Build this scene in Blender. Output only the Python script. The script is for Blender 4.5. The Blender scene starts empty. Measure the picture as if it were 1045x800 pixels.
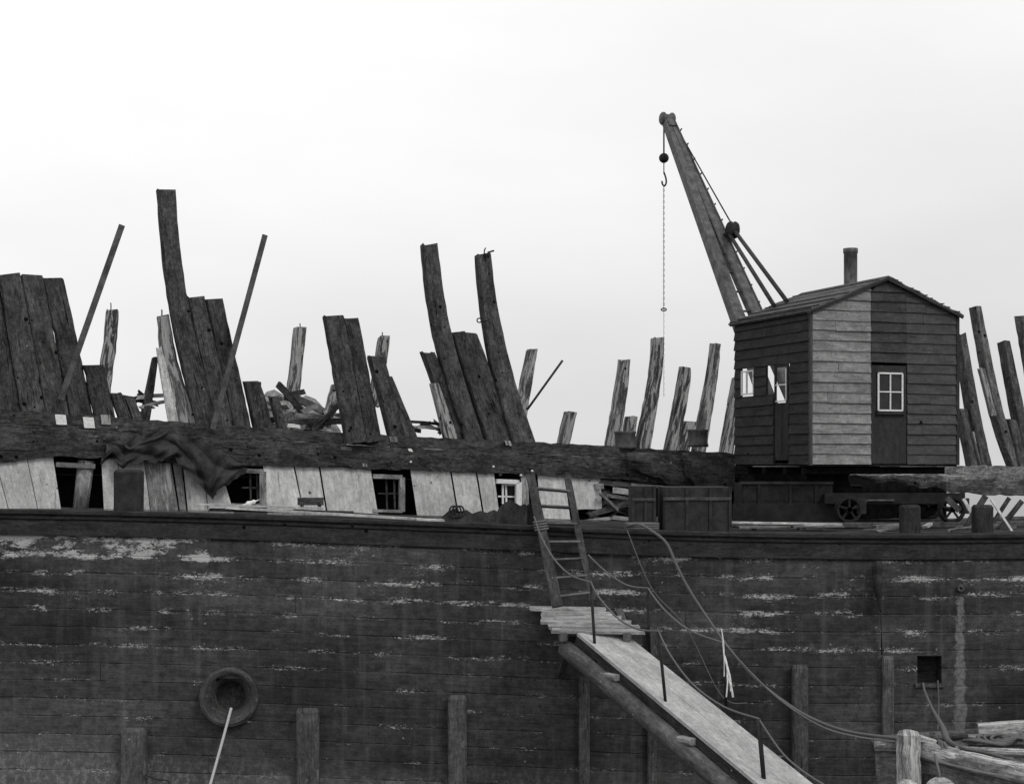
import bpy, math, random
import numpy as np
from mathutils import Vector as V
random.seed(7)
S = bpy.context.scene; COL = S.collection
F = 1600.0; CH = 5.2; HD = 24.5; PM = F/HD
def U(px, py, d): return V(((px-522.5)/F*d, d, CH-(py-473)/F*d))
def HP(px, py, off=0.0):                      # a point on the wreck's side, off = metres further in
    k = (px-522.5)/F; d = (25.8+.352*8.43+off)/(1-.352*k); return U(px, py, d)
HN = V((-.332, .943, 0)).normalized(); HS = V((.943, .332, 0)).normalized()
YN = V((0, 1, 0)); ZN = V((0, 0, 1))
sp = np.array([(-200,519),(0,519),(130,521.5),(260,525),(380,530),(500,534),(620,539.5),(740,543),(900,545),(1045,544),(1250,541)], float)
_xs = np.linspace(-200, 1250, 400); _ys = np.interp(_xs, sp[:,0], sp[:,1]); _k = np.ones(41)/41
_ys = np.convolve(np.pad(_ys, 20, mode='edge'), _k, 'valid')
def sheer(X): return CH-(float(np.interp(X*PM+522.5, _xs, _ys))-473)/PM

# ------------------------------------------------------------------ object helpers
WO = {}
def props(o, label=None, cat=None, group=None, kind=None):
    for k, v in (('label', label), ('category', cat), ('group', group), ('kind', kind)):
        if v: o[k] = v
    return o
def thing(name, loc, label, cat, group=None):
    o = bpy.data.objects.new(name, None); COL.objects.link(o); o.location = loc; o.empty_display_size = .2
    WO[o.name] = V(loc); return props(o, label, cat, group)
class MB:
    def __init__(s): s.v = []; s.f = []; s.u = []; s.sm = []
    def quad(s, pts, uvs=None, smooth=False):
        b = len(s.v); s.v += [V(p) for p in pts]; s.f.append(list(range(b, b+len(pts))))
        if uvs is None:
            p0 = V(pts[0]); n = (V(pts[1])-p0).cross(V(pts[-1])-p0)
            a = [abs(c) for c in n]
            if a[2] >= max(a[0], a[1]): uvs = [(p[0], p[1]) for p in pts]
            elif a[1] >= a[0]: uvs = [(p[2], p[0]) for p in pts]
            else: uvs = [(p[2], p[1]) for p in pts]
        s.u += list(uvs); s.sm.append(smooth)
    def loft(s, rings, uvr, closed=True, caps=True, smooth=False):
        n = len(rings[0]); b = len(s.v)
        for r in rings: s.v += r
        for i in range(len(rings)-1):
            for j in range(n if closed else n-1):
                k = (j+1) % n
                s.f.append([b+i*n+j, b+i*n+k, b+(i+1)*n+k, b+(i+1)*n+j]); s.sm.append(smooth)
                s.u += [uvr[i][j], uvr[i][j+1], uvr[i+1][j+1], uvr[i+1][j]]
        if caps and closed:
            s.f.append([b+j for j in range(n)][::-1]); s.sm.append(False); s.u += [(p.x*.8+p.y, p.z*.8) for p in rings[0]][::-1]
            s.f.append([b+(len(rings)-1)*n+j for j in range(n)]); s.sm.append(False); s.u += [(p.x*.8+p.y, p.z*.8) for p in rings[-1]]
    def beam(s, path, w, t, n=YN, jit=0.0, ch=.12, step=.22, endjit=0, flat=False):
        """a squared timber along path; w, t widths at the path points; n = thickness direction"""
        path = [V(p) for p in path]
        if not isinstance(w, (list, tuple)): w = [w]*len(path)
        if not isinstance(t, (list, tuple)): t = [t]*len(path)
        P, W, T = resample(path, w, t, step)
        rings = []; uvs = []; L = 0
        for i, p in enumerate(P):
            tg = (P[min(i+1, len(P)-1)]-P[max(i-1, 0)]).normalized()
            sd = tg.cross(n); sd = (sd if sd.length > 1e-4 else V((1,0,0))).normalized(); nn = sd.cross(tg).normalized()
            if i: L += (p-P[i-1]).length
            a = W[i]/2; b = T[i]/2; c = min(a, b)*ch*2
            j = lambda k: 1+random.uniform(-jit, jit)*k
            pts = [(-a+c,-b),(a-c,-b),(a,-b+c),(a,b-c),(a-c,b),(-a+c,b),(-a,b-c),(-a,-b+c)]
            jl, jr = j(1), j(1)
            if jit >= .03 and random.random() < .05: jl *= random.uniform(.86, .94)
            if jit >= .03 and random.random() < .05: jr *= random.uniform(.86, .94)
            e = 0
            r = []
            for (x, y) in pts:
                x *= (jl if x < 0 else jr)
                q = p+sd*x+nn*y*j(.5)
                if flat and i == 0 and abs(tg.z) > .5: q = q+tg*((p.z-q.z)*.85/tg.z)
                if i in (0, len(P)-1) and endjit: q = q+tg*random.uniform(-endjit, endjit)
                r.append(q)
            rings.append(r)
            per = [0, 2*a-2*c, 2*a-c, 2*a+2*b-c, 2*a+2*b, 4*a+2*b, 4*a+2*b+c, 4*a+4*b-c, 4*a+4*b]
            uvs.append([(q, L) for q in per])
        s.loft(rings, uvs)
        return s
    def tube(s, path, r, seg=8, smooth=True):
        path = [V(p) for p in path]
        if not isinstance(r, (list, tuple)): r = [r]*len(path)
        rings = []; uvs = []; L = 0; up = None
        for i, p in enumerate(path):
            tg = (path[min(i+1, len(path)-1)]-path[max(i-1, 0)]).normalized()
            if up is None: up = tg.cross(YN if abs(tg.y) < .9 else ZN).normalized()
            up = (up-tg*up.dot(tg)).normalized(); b = tg.cross(up)
            if i: L += (p-path[i-1]).length
            rings.append([p+(up*math.cos(2*math.pi*k/seg)+b*math.sin(2*math.pi*k/seg))*r[i] for k in range(seg)])
            uvs.append([(k*2*math.pi*r[i]/seg, L) for k in range(seg+1)])
        s.loft(rings, uvs, smooth=smooth); return s
    def lathe(s, c, ax, prof, seg=32, smooth=True, caps=False):
        ax = V(ax).normalized(); u = ax.cross(ZN if abs(ax.z) < .9 else V((1,0,0))).normalized(); w = ax.cross(u); c = V(c)
        rings = []; uvs = []; L = 0
        for i, (r, h) in enumerate(prof):
            if i: L += math.hypot(r-prof[i-1][0], h-prof[i-1][1])
            rings.append([c+ax*h+(u*math.cos(2*math.pi*k/seg)+w*math.sin(2*math.pi*k/seg))*r for k in range(seg)])
            uvs.append([(L, k*2*math.pi*.3/seg) for k in range(seg+1)])
        s.loft(rings, uvs, caps=caps, smooth=smooth); return s
    def box(s, lo, hi, ch=.0):
        (a,b,c), (d,e,f) = lo, hi
        s.beam([((a+d)/2,(b+e)/2,c), ((a+d)/2,(b+e)/2,f)], d-a, e-b, YN, ch=ch or .03, step=9); return s
    def build(s, name, mat, parent=None, label=None, cat=None, group=None, kind=None):
        me = bpy.data.meshes.new(name)
        xs = [v.x for v in s.v]; ys = [v.y for v in s.v]; zs = [v.z for v in s.v]
        o0 = V(((min(xs)+max(xs))/2, (min(ys)+max(ys))/2, min(zs)))
        me.from_pydata([tuple(v-o0) for v in s.v], [], s.f)
        uv = me.uv_layers.new(name='UVMap')
        uv.data.foreach_set('uv', [c for u in s.u for c in u])
        me.polygons.foreach_set('use_smooth', s.sm); me.materials.append(mat); me.update()
        o = bpy.data.objects.new(name, me); COL.objects.link(o)
        if parent is not None: o.parent = parent; o.location = o0-WO[parent.name]
        else: o.location = o0
        WO[o.name] = o0
        return props(o, label, cat, group, kind)
def resample(path, w, t, step):
    P = []; W = []; T = []
    for i in range(len(path)-1):
        n = max(1, int((path[i+1]-path[i]).length/step))
        for k in range(n):
            f = k/n; P.append(path[i].lerp(path[i+1], f)); W.append(w[i]*(1-f)+w[i+1]*f); T.append(t[i]*(1-f)+t[i+1]*f)
    P.append(path[-1]); W.append(w[-1]); T.append(t[-1]); return P, W, T
def curve(pts, n=8):
    pts = [V(p) for p in pts]; out = []
    for i in range(len(pts)-1):
        p0 = pts[max(i-1,0)]; p1 = pts[i]; p2 = pts[i+1]; p3 = pts[min(i+2, len(pts)-1)]
        for k in range(n):
            t = k/n; out.append(.5*((2*p1)+(p2-p0)*t+(2*p0-5*p1+4*p2-p3)*t*t+(-p0+3*p1-3*p2+p3)*t**3))
    out.append(pts[-1]); return out
def beamo(name, mat, path, w, t, parent=None, n=YN, jit=.03, label=None, cat=None, group=None, **k):
    return MB().beam(path, w, t, n, jit, **k).build(name, mat, parent, label, cat, group)
def dup(o, parent, loc):
    c = o.copy(); COL.objects.link(c); c.parent = parent; c.location = V(loc)-(WO[parent.name] if parent else V((0,0,0)))
    WO[c.name] = V(loc); return c

# ------------------------------------------------------------------ materials
class NT:
    def __init__(s, name, rough=.85, metal=0, spec=.3):
        s.m = bpy.data.materials.new(name); s.m.use_nodes = True; s.t = s.m.node_tree; s.b = s.t.nodes['Principled BSDF']
        s.b.inputs['Roughness'].default_value = rough; s.b.inputs['Metallic'].default_value = metal
        s.b.inputs['Specular IOR Level'].default_value = spec*.6
    def n(s, ty, **k):
        x = s.t.nodes.new(ty)
        for a, b in k.items(): setattr(x, a, b)
        return x
    def l(s, a, b): s.t.links.new(a, b)
    def inp(s, sock, v):
        if isinstance(v, bpy.types.NodeSocket): s.l(v, sock)
        else: sock.default_value = v
    def math(s, op, a, b=0, c=0, clamp=False):
        x = s.n('ShaderNodeMath', operation=op, use_clamp=clamp)
        for i, v in enumerate((a, b, c)): s.inp(x.inputs[i], v)
        return x.outputs[0]
    def mr(s, v, a, b, c=0., d=1., smooth=True):
        x = s.n('ShaderNodeMapRange', interpolation_type='SMOOTHSTEP' if smooth else 'LINEAR')
        for i, q in enumerate((v, a, b, c, d)): s.inp(x.inputs[i], q)
        return x.outputs[0]
    def mixf(s, f, a, b):
        x = s.n('ShaderNodeMix', data_type='FLOAT'); s.inp(x.inputs[0], f); s.inp(x.inputs[2], a); s.inp(x.inputs[3], b); return x.outputs[0]
    def uv(s, rnd=True):
        tc = s.n('ShaderNodeTexCoord')
        if not rnd: return tc.outputs['UV']
        oi = s.n('ShaderNodeObjectInfo'); a = s.n('ShaderNodeVectorMath', operation='SCALE'); s.l(tc.outputs['UV'], a.inputs[0]); a.inputs['Scale'].default_value = 1
        c = s.n('ShaderNodeCombineXYZ'); r = s.math('MULTIPLY', oi.outputs['Random'], 37.); s.l(r, c.inputs[0]); s.l(r, c.inputs[1])
        b = s.n('ShaderNodeVectorMath', operation='ADD'); s.l(a.outputs[0], b.inputs[0]); s.l(c.outputs[0], b.inputs[1]); s.rand = oi.outputs['Random']
        return b.outputs[0]
    def scl(s, v, x, y, z=1):
        m = s.n('ShaderNodeVectorMath', operation='MULTIPLY'); s.l(v, m.inputs[0]); m.inputs[1].default_value = (x, y, z); return m.outputs[0]
    def noise(s, v, sc=1., det=4, rough=.6, dist=0):
        x = s.n('ShaderNodeTexNoise'); s.l(v, x.inputs['Vector']); x.inputs['Scale'].default_value = sc
        x.inputs['Detail'].default_value = det; x.inputs['Roughness'].default_value = rough; x.inputs['Distortion'].default_value = dist; return x.outputs[0]
    def vor(s, v, sc):
        x = s.n('ShaderNodeTexVoronoi'); s.l(v, x.inputs['Vector']); x.inputs['Scale'].default_value = sc; return x
    def fin(s, val, height=None, strength=.4, dist=.02):
        c = s.n('ShaderNodeCombineColor')
        for i in range(3): s.l(val, c.inputs[i])
        s.l(c.outputs[0], s.b.inputs['Base Color'])
        if height is not None:
            b = s.n('ShaderNodeBump'); b.inputs['Strength'].default_value = strength; b.inputs['Distance'].default_value = dist
            s.l(height, b.inputs['Height']); s.l(b.outputs[0], s.b.inputs['Normal'])
        return s.m
def wood(name, base, con=1., spots=.5, patch=0., patchcol=.4, rough=.9, grain=1., bump=.5, objvar=.35, chalk=0., crack=.6):
    t = NT(name, rough, spec=.08); uv = t.uv()
    g = t.noise(t.scl(uv, 48*grain, 4.5), 1, 8, .72, .5)
    bl = t.noise(t.scl(uv, 4.5, 1.8), 1, 7, .68, .4)
    mot = t.noise(uv, 13, 6, .75)
    cr = t.mr(t.noise(t.scl(uv, 30*grain, 1.3), 1, 4, .6, .4), .33, .37)      # drying cracks
    fine = t.noise(uv, 75, 3, .8)
    v = t.math('MULTIPLY', t.mr(g, .3, .7, 1-.4*con, 1+.4*con), t.mr(bl, .3, .7, 1-.42*con, 1+.45*con))
    v = t.math('MULTIPLY', v, t.mr(mot, .32, .68, 1-.28*con, 1+.3*con))
    v = t.math('MULTIPLY', v, t.mr(cr, 0, 1, 1-crack, 1))
    v = t.math('MULTIPLY', v, t.mr(fine, .3, .7, .72, 1.28))
    v = t.math('MULTIPLY', v, t.mr(t.rand, 0, 1, 1-objvar, 1+objvar, False))
    v = t.math('MULTIPLY', v, base)
    if chalk:
        c = t.mr(t.noise(t.scl(uv, 16, 6), 1, 7, .78, .6), .57, .64); v = t.mixf(t.math('MULTIPLY', c, chalk), v, base*3.)
    if patch:
        p = t.mr(t.noise(t.scl(uv, 11, 1.3), 1, 7, .7, .8), .62-.3*patch, .65-.3*patch)
        v = t.mixf(p, v, t.math('MULTIPLY', t.mr(g, .2, .8, .5, 1.3), patchcol))
    h = t.math('ADD', t.math('ADD', t.math('MULTIPLY', g, .5), t.math('MULTIPLY', mot, .8)), t.math('MULTIPLY', cr, .6))
    if spots:
        for sc_, r_, pr in ((3.3, .085, .8), (6.1, .08, .45)):
            vo = t.vor(uv, sc_); sepc = t.n('ShaderNodeSeparateColor'); t.l(vo.outputs['Color'], sepc.inputs[0])
            hole = t.math('MULTIPLY', t.mr(vo.outputs['Distance'], r_, r_*1.5, 1, 0), t.math('GREATER_THAN', sepc.outputs[0], 1-spots*pr))
            v = t.mixf(hole, v, base*.12); h = t.math('SUBTRACT', h, t.math('MULTIPLY', hole, 2.))
        vo2 = t.vor(uv, 4.7); sp2 = t.n('ShaderNodeSeparateColor'); t.l(vo2.outputs['Color'], sp2.inputs[0])
        dot = t.math('MULTIPLY', t.mr(vo2.outputs['Distance'], .05, .09, 1, 0), t.math('GREATER_THAN', sp2.outputs[1], .88))
        v = t.mixf(t.math('MULTIPLY', dot, .7), v, .3)
    return t.fin(v, h, bump, .02)
def iron(name, base, rough=.6, metal=.3, con=1.):
    t = NT(name, rough, metal, .4); uv = t.uv()
    a = t.noise(uv, 5, 6, .65); b = t.noise(uv, 45, 4, .7)
    v = t.math('MULTIPLY', t.math('MULTIPLY', t.mr(a, .3, .7, 1-.5*con, 1+.6*con), t.mr(b, .3, .7, .75, 1.25)), base)
    return t.fin(v, b, .3, .01)
OLD = wood('old_frame_oak', .050, 1.25, .75, chalk=.5, bump=1., objvar=.28, crack=.75)
OLD_R = wood('hazed_frame_oak', .085, 1.2, .6, chalk=.4, bump=.8, objvar=.25)  # old oak lightened to put haze into the right-hand frames; scraps reuse it
OLD_L = wood('weathered_split_oak', .075, 1.1, .4, patch=.5, patchcol=.33)
FARW = wood('far_frame_oak', .07, 1.2, .3, patch=.45, patchcol=.34)
WALE = wood('old_wale_oak', .046, 1.25, .7, grain=.6, chalk=.55, objvar=.1, bump=1.)
WHITE = wood('limewashed_board', .47, .48, .22, objvar=.14, grain=.45, crack=.4)
GREYB = wood('dirty_painted_board', .19, .8, .3, objvar=.2, patch=.2, patchcol=.4)
BARGEW = wood('tarred_barge_oak', .030, .8, .3, chalk=.3, objvar=.15)
TIMB = wood('fender_oak', .068, .9, .2, chalk=.5, objvar=.15)
DECKW = wood('deck_boards', .07, 1.1, .2, chalk=.3)
PLANK = wood('loose_plank', .16, 1., .2, objvar=.35)
PLANKL = wood('pale_loose_plank', .36, .8, .1, objvar=.2)
GANG = wood('gangway_plank', .33, .5, .12, grain=1., objvar=.05, crack=.12)
STAGE = wood('stage_plank', .30, .8, .3, objvar=.3)
SPAR = wood('round_spar', .085, .8, .1, grain=.6, crack=.3)
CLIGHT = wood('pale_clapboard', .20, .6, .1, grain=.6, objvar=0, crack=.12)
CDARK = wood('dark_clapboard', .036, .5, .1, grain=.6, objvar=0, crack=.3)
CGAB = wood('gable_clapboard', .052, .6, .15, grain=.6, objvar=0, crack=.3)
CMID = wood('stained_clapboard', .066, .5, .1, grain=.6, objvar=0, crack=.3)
LADW = wood('ladder_wood', .045, .9, .2, chalk=.6, objvar=.2)
LADR = wood('ladder_rung_wood', .10, .8, .1, objvar=.2)
ROOF = wood('roof_felt', .085, .7, .1, objvar=0)
IRON = iron('dark_iron', .022, .75, 0); IRONL = iron('worn_iron', .06, .65, .1); TRUCK = iron('near_black_iron', .013, .85, 0); JIBM = iron('jib_iron', .075, .55, .1)  # TRUCK is the darkest iron, for carriage, ballast box and wheels
RUST = iron('scrap_iron', .03, .9, 0, 1.3)
ROPE = NT('rope', .95, spec=.1); _uv = ROPE.uv(); _w = ROPE.noise(ROPE.scl(_uv, 60, 90), 1, 3); ROPED = None
ROPE = ROPE.fin(ROPE.mr(_w, .3, .7, .07, .17), _w, .5, .01)
_t = NT('pale_rope', .95, spec=.1); _w = _t.noise(_t.scl(_t.uv(), 60, 90), 1, 3); ROPEL = _t.fin(_t.mr(_w, .3, .7, .34, .55), _w, .5, .01)
_t = NT('tarpaulin', .8, spec=.3); _u = _t.uv(); _w = _t.noise(_u, 6, 6, .65); _f = _t.noise(_u, 120, 2); TARP = _t.fin(_t.math('MULTIPLY', _t.mr(_w, .3, .7, .018, .05), _t.mr(_f, .3, .7, .8, 1.2)), _w, .5, .03)
_t = NT('white_paint', .6); _w = _t.noise(_t.uv(), 20, 4); WP = _t.fin(_t.mr(_w, .3, .7, .55, .75))
_t = NT('dark_void', .95, spec=.05); _w = _t.noise(_t.uv(), 8, 4); VOID = _t.fin(_t.mr(_w, .3, .7, .008, .02))  # VOID: near-black, shade under the crane house and inside the wreck painted in
_t = NT('window_glass', .12, spec=.5); _w = _t.noise(_t.uv(), 3, 2); GLASS = _t.fin(_t.mr(_w, .3, .7, .012, .03))
_t = NT('canvas_rag', .9); _w = _t.noise(_t.uv(), 14, 4); RAG = _t.fin(_t.mr(_w, .3, .7, .5, .8))

def hull_mat():
    t = NT('barge_planking', .62, spec=.35); uv = t.uv(False); s = t.n('ShaderNodeSeparateXYZ'); t.l(uv, s.inputs[0]); X, v = s.outputs[0], s.outputs[1]
    v = t.math('ADD', v, t.math('MULTIPLY', t.math('SUBTRACT', t.noise(t.scl(uv, 1.1, 2.), 1, 6, .7), .5), .055))
    pit = .28
    ph = t.math('FRACT', t.math('DIVIDE', t.math('SUBTRACT', v, .42), pit))
    wob = t.noise(t.scl(uv, 1.2, .2), 1, 3)
    dseam = t.math('MINIMUM', ph, t.math('SUBTRACT', 1, ph))                 # 0 on the seam
    row = t.math('FLOOR', t.math('DIVIDE', t.math('SUBTRACT', v, .42), pit))
    rw = t.n('ShaderNodeTexWhiteNoise', noise_dimensions='1D'); t.l(row, rw.inputs['W'])
    # butt joints
    bx = t.math('ADD', t.math('DIVIDE', X, 6.1), t.math('MULTIPLY', rw.outputs[0], 7.)); bf = t.math('FRACT', bx)
    cell = t.n('ShaderNodeTexWhiteNoise', noise_dimensions='2D'); cc = t.n('ShaderNodeCombineXYZ'); t.l(t.math('FLOOR', bx), cc.inputs[0]); t.l(row, cc.inputs[1]); t.l(cc.outputs[0], cell.inputs['Vector'])
    butt = t.math('MULTIPLY', t.math('LESS_THAN', bf, .0025), t.math('GREATER_THAN', cell.outputs[0], .7))
    base = t.mr(cell.outputs[0], 0, 1, .8, 1.2, False)
    big = t.noise(t.scl(uv, .35, .55), 1, 5, .6); gr = t.noise(t.scl(uv, 2.5, 26), 1, 6, .65); fn = t.noise(uv, 38, 4, .7)
    base = t.math('MULTIPLY', base, t.mr(big, .32, .68, .42, 1.5)); base = t.math('MULTIPLY', base, t.mr(gr, .3, .7, .75, 1.25)); base = t.math('MULTIPLY', base, t.mr(fn, .3, .7, .78, 1.22))
    base = t.math('MULTIPLY', t.math('MULTIPLY', base, t.mr(t.noise(uv, 7, 7, .75), .3, .7, .55, 1.5)), .037)
    vs = t.noise(t.scl(uv, 5.5, .35), 1, 5, .6)                              # run-down stains
    base = t.math('ADD', base, t.math('MULTIPLY', t.mr(vs, .5, .75), .03))
    # grey dried mud near the waterline, thickest on the left
    mud = t.mr(t.math('ADD', v, t.math('ADD', t.math('MULTIPLY', t.noise(t.scl(uv, .5, 1.2), 1, 6, .7), 1.6), t.math('MULTIPLY', t.mr(X, -8.5, -3., 1, 0), .55))), 4.35, 5.4)
    mudt = t.mr(t.noise(t.scl(uv, 11, 7), 1, 8, .85), .47, .60)
    base = t.mixf(t.math('MULTIPLY', mud, t.mr(mudt, 0, 1, .25, .8)), base, .20)
    # seam and butt darkness
    jag = t.mr(t.noise(t.scl(uv, 1.6, 4), 1, 6, .7), .42, .62, .0, 1)
    sd = t.math('MULTIPLY', t.mr(dseam, .012, .05, 1, 0), jag)
    base = t.mixf(t.math('MULTIPLY', t.math('MAXIMUM', sd, butt), .7), base, .008)
    # remains of white paint: along the seams, in flecks, dense at the top left
    fl = t.noise(t.scl(uv, 17, 38), 1, 8, .85, 1.1); reg = t.noise(t.scl(uv, .9, 3.1), 1, 6, .72)
    near = t.mr(dseam, .05, .30, 1, 0)
    up = t.mr(v, .9, 2.6, 1, .0)
    a = t.math('ADD', t.math('MULTIPLY', near, .11), t.math('ADD', t.math('MULTIPLY', t.mr(reg, .42, .62), .17), t.math('MULTIPLY', up, .07)))
    left = t.math('MULTIPLY', t.mr(X, -4.78, -4.70, 1, 0), t.mr(v, .74, .82, 1, 0))
    a = t.math('ADD', a, t.math('MULTIPLY', left, t.mr(t.noise(t.scl(uv, 2.2, 5), 1, 6, .7), .38, .6, .0, .17)))
    wf = t.mr(t.math('ADD', fl, a), .81, .825)
    dots = t.vor(uv, 4.2); sc = t.n('ShaderNodeSeparateColor'); t.l(dots.outputs['Color'], sc.inputs[0])
    dd = t.math('MULTIPLY', t.mr(dots.outputs['Distance'], .05, .09, 1, 0), t.math('GREATER_THAN', sc.outputs[0], .80))
    base = t.mixf(t.math('MULTIPLY', wf, .85), base, .48); base = t.mixf(t.math('MULTIPLY', dd, .55), base, .28)
    # lime run below the scupper
    xs = t.math('ADD', X, t.math('MULTIPLY', t.math('SUBTRACT', t.noise(t.scl(uv, 9, 6), 1, 7, .8), .5), .32))
    wd = t.mr(v, .9, 3.1, .055, .12, False)
    st = t.math('MULTIPLY', t.mr(t.math('ABSOLUTE', t.math('SUBTRACT', xs, 7.0)), t.math('MULTIPLY', wd, .6), wd, 1, 0), t.math('MULTIPLY', t.mr(v, .92, 1.05), t.mr(v, 2.9, 3.5, 1, .3)))
    base = t.mixf(t.math('MULTIPLY', t.math('MULTIPLY', st, t.mr(t.noise(uv, 14, 6, .75), .35, .6, .35, 1)), .75), base, .19)
    h = t.math('SUBTRACT', t.math('MULTIPLY', gr, .3), t.math('MULTIPLY', t.math('MAXIMUM', sd, butt), 1.))
    h = t.math('ADD', h, t.math('MULTIPLY', wf, .25)); h = t.math('ADD', h, t.math('MULTIPLY', t.noise(uv, 12, 5, .7), .5))
    return t.fin(base, h, .55, .02)
HULLM = hull_mat()
def water_mat():
    t = NT('water', .18, spec=.5); tc = t.n('ShaderNodeTexCoord'); n = t.noise(t.scl(tc.outputs['Object'], .5, .9), 1, 5)
    return t.fin(t.mr(n, .3, .7, .03, .05), n, .35, .15)
WATER = water_mat()

# ------------------------------------------------------------------ water
m = MB(); R_ = 4000
m.quad([(-R_,-R_,0),(R_,-R_,0),(R_,R_,0),(-R_,R_,0)]); m.build('water', WATER, kind='structure')

# ------------------------------------------------------------------ the near barge
BX0, BX1 = -15.5, 17.5
barge = thing('barge', (1, 26, 0), 'tarred wooden barge, its planked side flecked with white paint, carrying the crane', 'barge')
HX, HZ = (234-522.5)/PM, CH-(711-473)/PM
hv = sheer(HX)-HZ; pv0 = sheer(6.5)-(CH-(669-473)/PM); pv1 = sheer(6.5)-(CH-(697-473)/PM); px0, px1 = 6.33, 6.71
cols = sorted(set([round(BX0+i*.3, 3) for i in range(int((BX1-BX0)/.3)+1)]+[HX-.29, HX+.29, px0, px1]))
rows = [(0.40, .0)]; k = 0
for k in range(17):
    v0 = .42+k*.28
    rows += [(v0, .003), (v0+.012, .0), (v0+.14, -.004), (v0+.268, .0)]
rows += [(hv-.29, 0), (hv+.29, 0), (pv0, 0), (pv1, 0)]
rows = sorted(rows)
m = MB(); ext = []
def hy(X, v): return HD+.006*math.sin(X*1.7+v*2)+.012*math.sin(X*.6)
for i in range(len(cols)-1):
    for j in range(len(rows)-1):
        x0, x1 = cols[i], cols[i+1]; (va, oa), (vb, ob) = rows[j], rows[j+1]
        xc, vc = (x0+x1)/2, (va+vb)/2
        if abs(xc-HX) < .29 and abs(vc-hv) < .29: continue
        if px0 < xc < px1 and pv0 < vc < pv1: continue
        P = [(x0, vb, ob), (x1, vb, ob), (x1, va, oa), (x0, va, oa)]
        m.quad([(x, hy(x, v)+o, sheer(x)-v) for x, v, o in P], [(x, v) for x, v, o in P])
def rearY(X): return max(24.95, 25.8+.352*(X+8.43)-.12)
vb = rows[-1][0]
for i in range(len(cols)-1):          # ends, rear and bottom of the hull
    a, b = cols[i], cols[i+1]
    m.quad([(b, rearY(b), sheer(b)-.3), (b, rearY(b), sheer(b)-vb), (a, rearY(a), sheer(a)-vb), (a, rearY(a), sheer(a)-.3)])
for x in (BX0, BX1):
    m.quad([(x, HD, sheer(x)-.3), (x, rearY(x), sheer(x)-.3), (x, rearY(x), sheer(x)-vb), (x, HD, sheer(x)-vb)])
m.build('hull', HULLM, barge)
m = MB()                              # deck: planks running with the sheer
nb = 26
for j in range(nb):
    ys0 = [(HD+.02+(rearY(x)-HD-.02)*j/nb, HD+.02+(rearY(x)-HD-.02)*(j+.975)/nb) for x in cols]
    rr = random.uniform(-.006, .006)
    for i in range(len(cols)-1):
        a, b = cols[i], cols[i+1]
        za, zb = sheer(a)-.03+rr, sheer(b)-.03+rr
        m.quad([(a, ys0[i][0], za), (b, ys0[i+1][0], zb), (b, ys0[i+1][1], zb), (a, ys0[i][1], za)], [(j*.7+.0, a), (j*.7, b), (j*.7+.2, b), (j*.7+.2, a)])
m.build('deck', DECKW, barge)
m = MB()
for i in range(len(cols)-1):
    a, b = cols[i], cols[i+1]
    m.quad([(a, HD+.05, sheer(a)-.09), (b, HD+.05, sheer(b)-.09), (b, rearY(b), sheer(b)-.09), (a, rearY(a), sheer(a)-.09)])
m.build('under_deck', VOID, barge)
xs = [BX0+i*.35 for i in range(int((BX1-BX0)/.35)+1)]
def strake(name, mat, z0, z1, y0, y1, ch=.1, jit=.0):
    m = MB(); m.beam([(x, (y0+y1)/2, sheer(x)-(z0+z1)/2) for x in xs], y1-y0, z1-z0, ZN, jit, ch, step=.35); return m.build(name, mat, barge)
strake('cap_rail', BARGEW, .0, .075, HD-.13, HD+.22, .2, .02)
strake('cap_moulding', BARGEW, .078, .150, HD-.085, HD+.1, .2, .02)
strake('rub_strake', BARGEW, .153, .40, HD-.055, HD+.02, .1, .02)
for (cx, y0, w) in ((138,742,26),(315,722,23),(467,709,19),(596,690,11),(815,678,16),(905,669,12),(665,640,9)):
    x = (cx-522.5)/PM; zt = CH-(y0-473)/PM; w /= PM; th = .17 if w > .2 else .09
    beamo('fender_timber', TIMB, [(x, HD-th/2-.01, -.3), (x, HD-th/2-.01, zt-.05), (x, HD-th/2+.01, zt)], [w, w, w*.86], [th, th, th*.6], barge, YN, .015, ch=.16)
m = MB().lathe((HX, HD-.01, HZ), (.10,-1,.10), [(.43,-.06),(.45,.0),(.465,.05),(.46,.085),(.435,.105),(.40,.105),(.36,.075),(.32,.02),(.275,-.05),(.24,-.13),(.22,-.35),(.0,-.36)], 44)
m.build('hawse_pipe', wood('hawse_oak', .05, .9, .2, chalk=.6, objvar=0), barge)
zt, zb = sheer(6.5)-pv0, sheer(6.5)-pv1
m = MB()
for pts in ([(px0,HD,zb),(px0,HD+.3,zb),(px0,HD+.3,zt),(px0,HD,zt)], [(px1,HD,zt),(px1,HD+.3,zt),(px1,HD+.3,zb),(px1,HD,zb)],
            [(px0,HD,zt),(px0,HD+.3,zt),(px1,HD+.3,zt),(px1,HD,zt)], [(px0,HD,zb),(px1,HD,zb),(px1,HD+.3,zb),(px0,HD+.3,zb)], [(px0,HD+.3,zb),(px1,HD+.3,zb),(px1,HD+.3,zt),(px0,HD+.3,zt)]): m.quad(pts)
m.build('side_port', BARGEW, barge)
beamo('port_sill', TIMB, [(px0-.04, HD-.03, zb-.03), (px1+.04, HD-.03, zb-.03)], .07, .06, barge, ZN)
m = MB().lathe((7.0, HD-.01, CH-(600-473)/PM), (0,-1,0), [(.02,-.02),(.03,.0),(.055,.02),(.06,.05),(.045,.06),(.02,.05)], 16); m.build('scupper', IRONL, barge)
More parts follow.
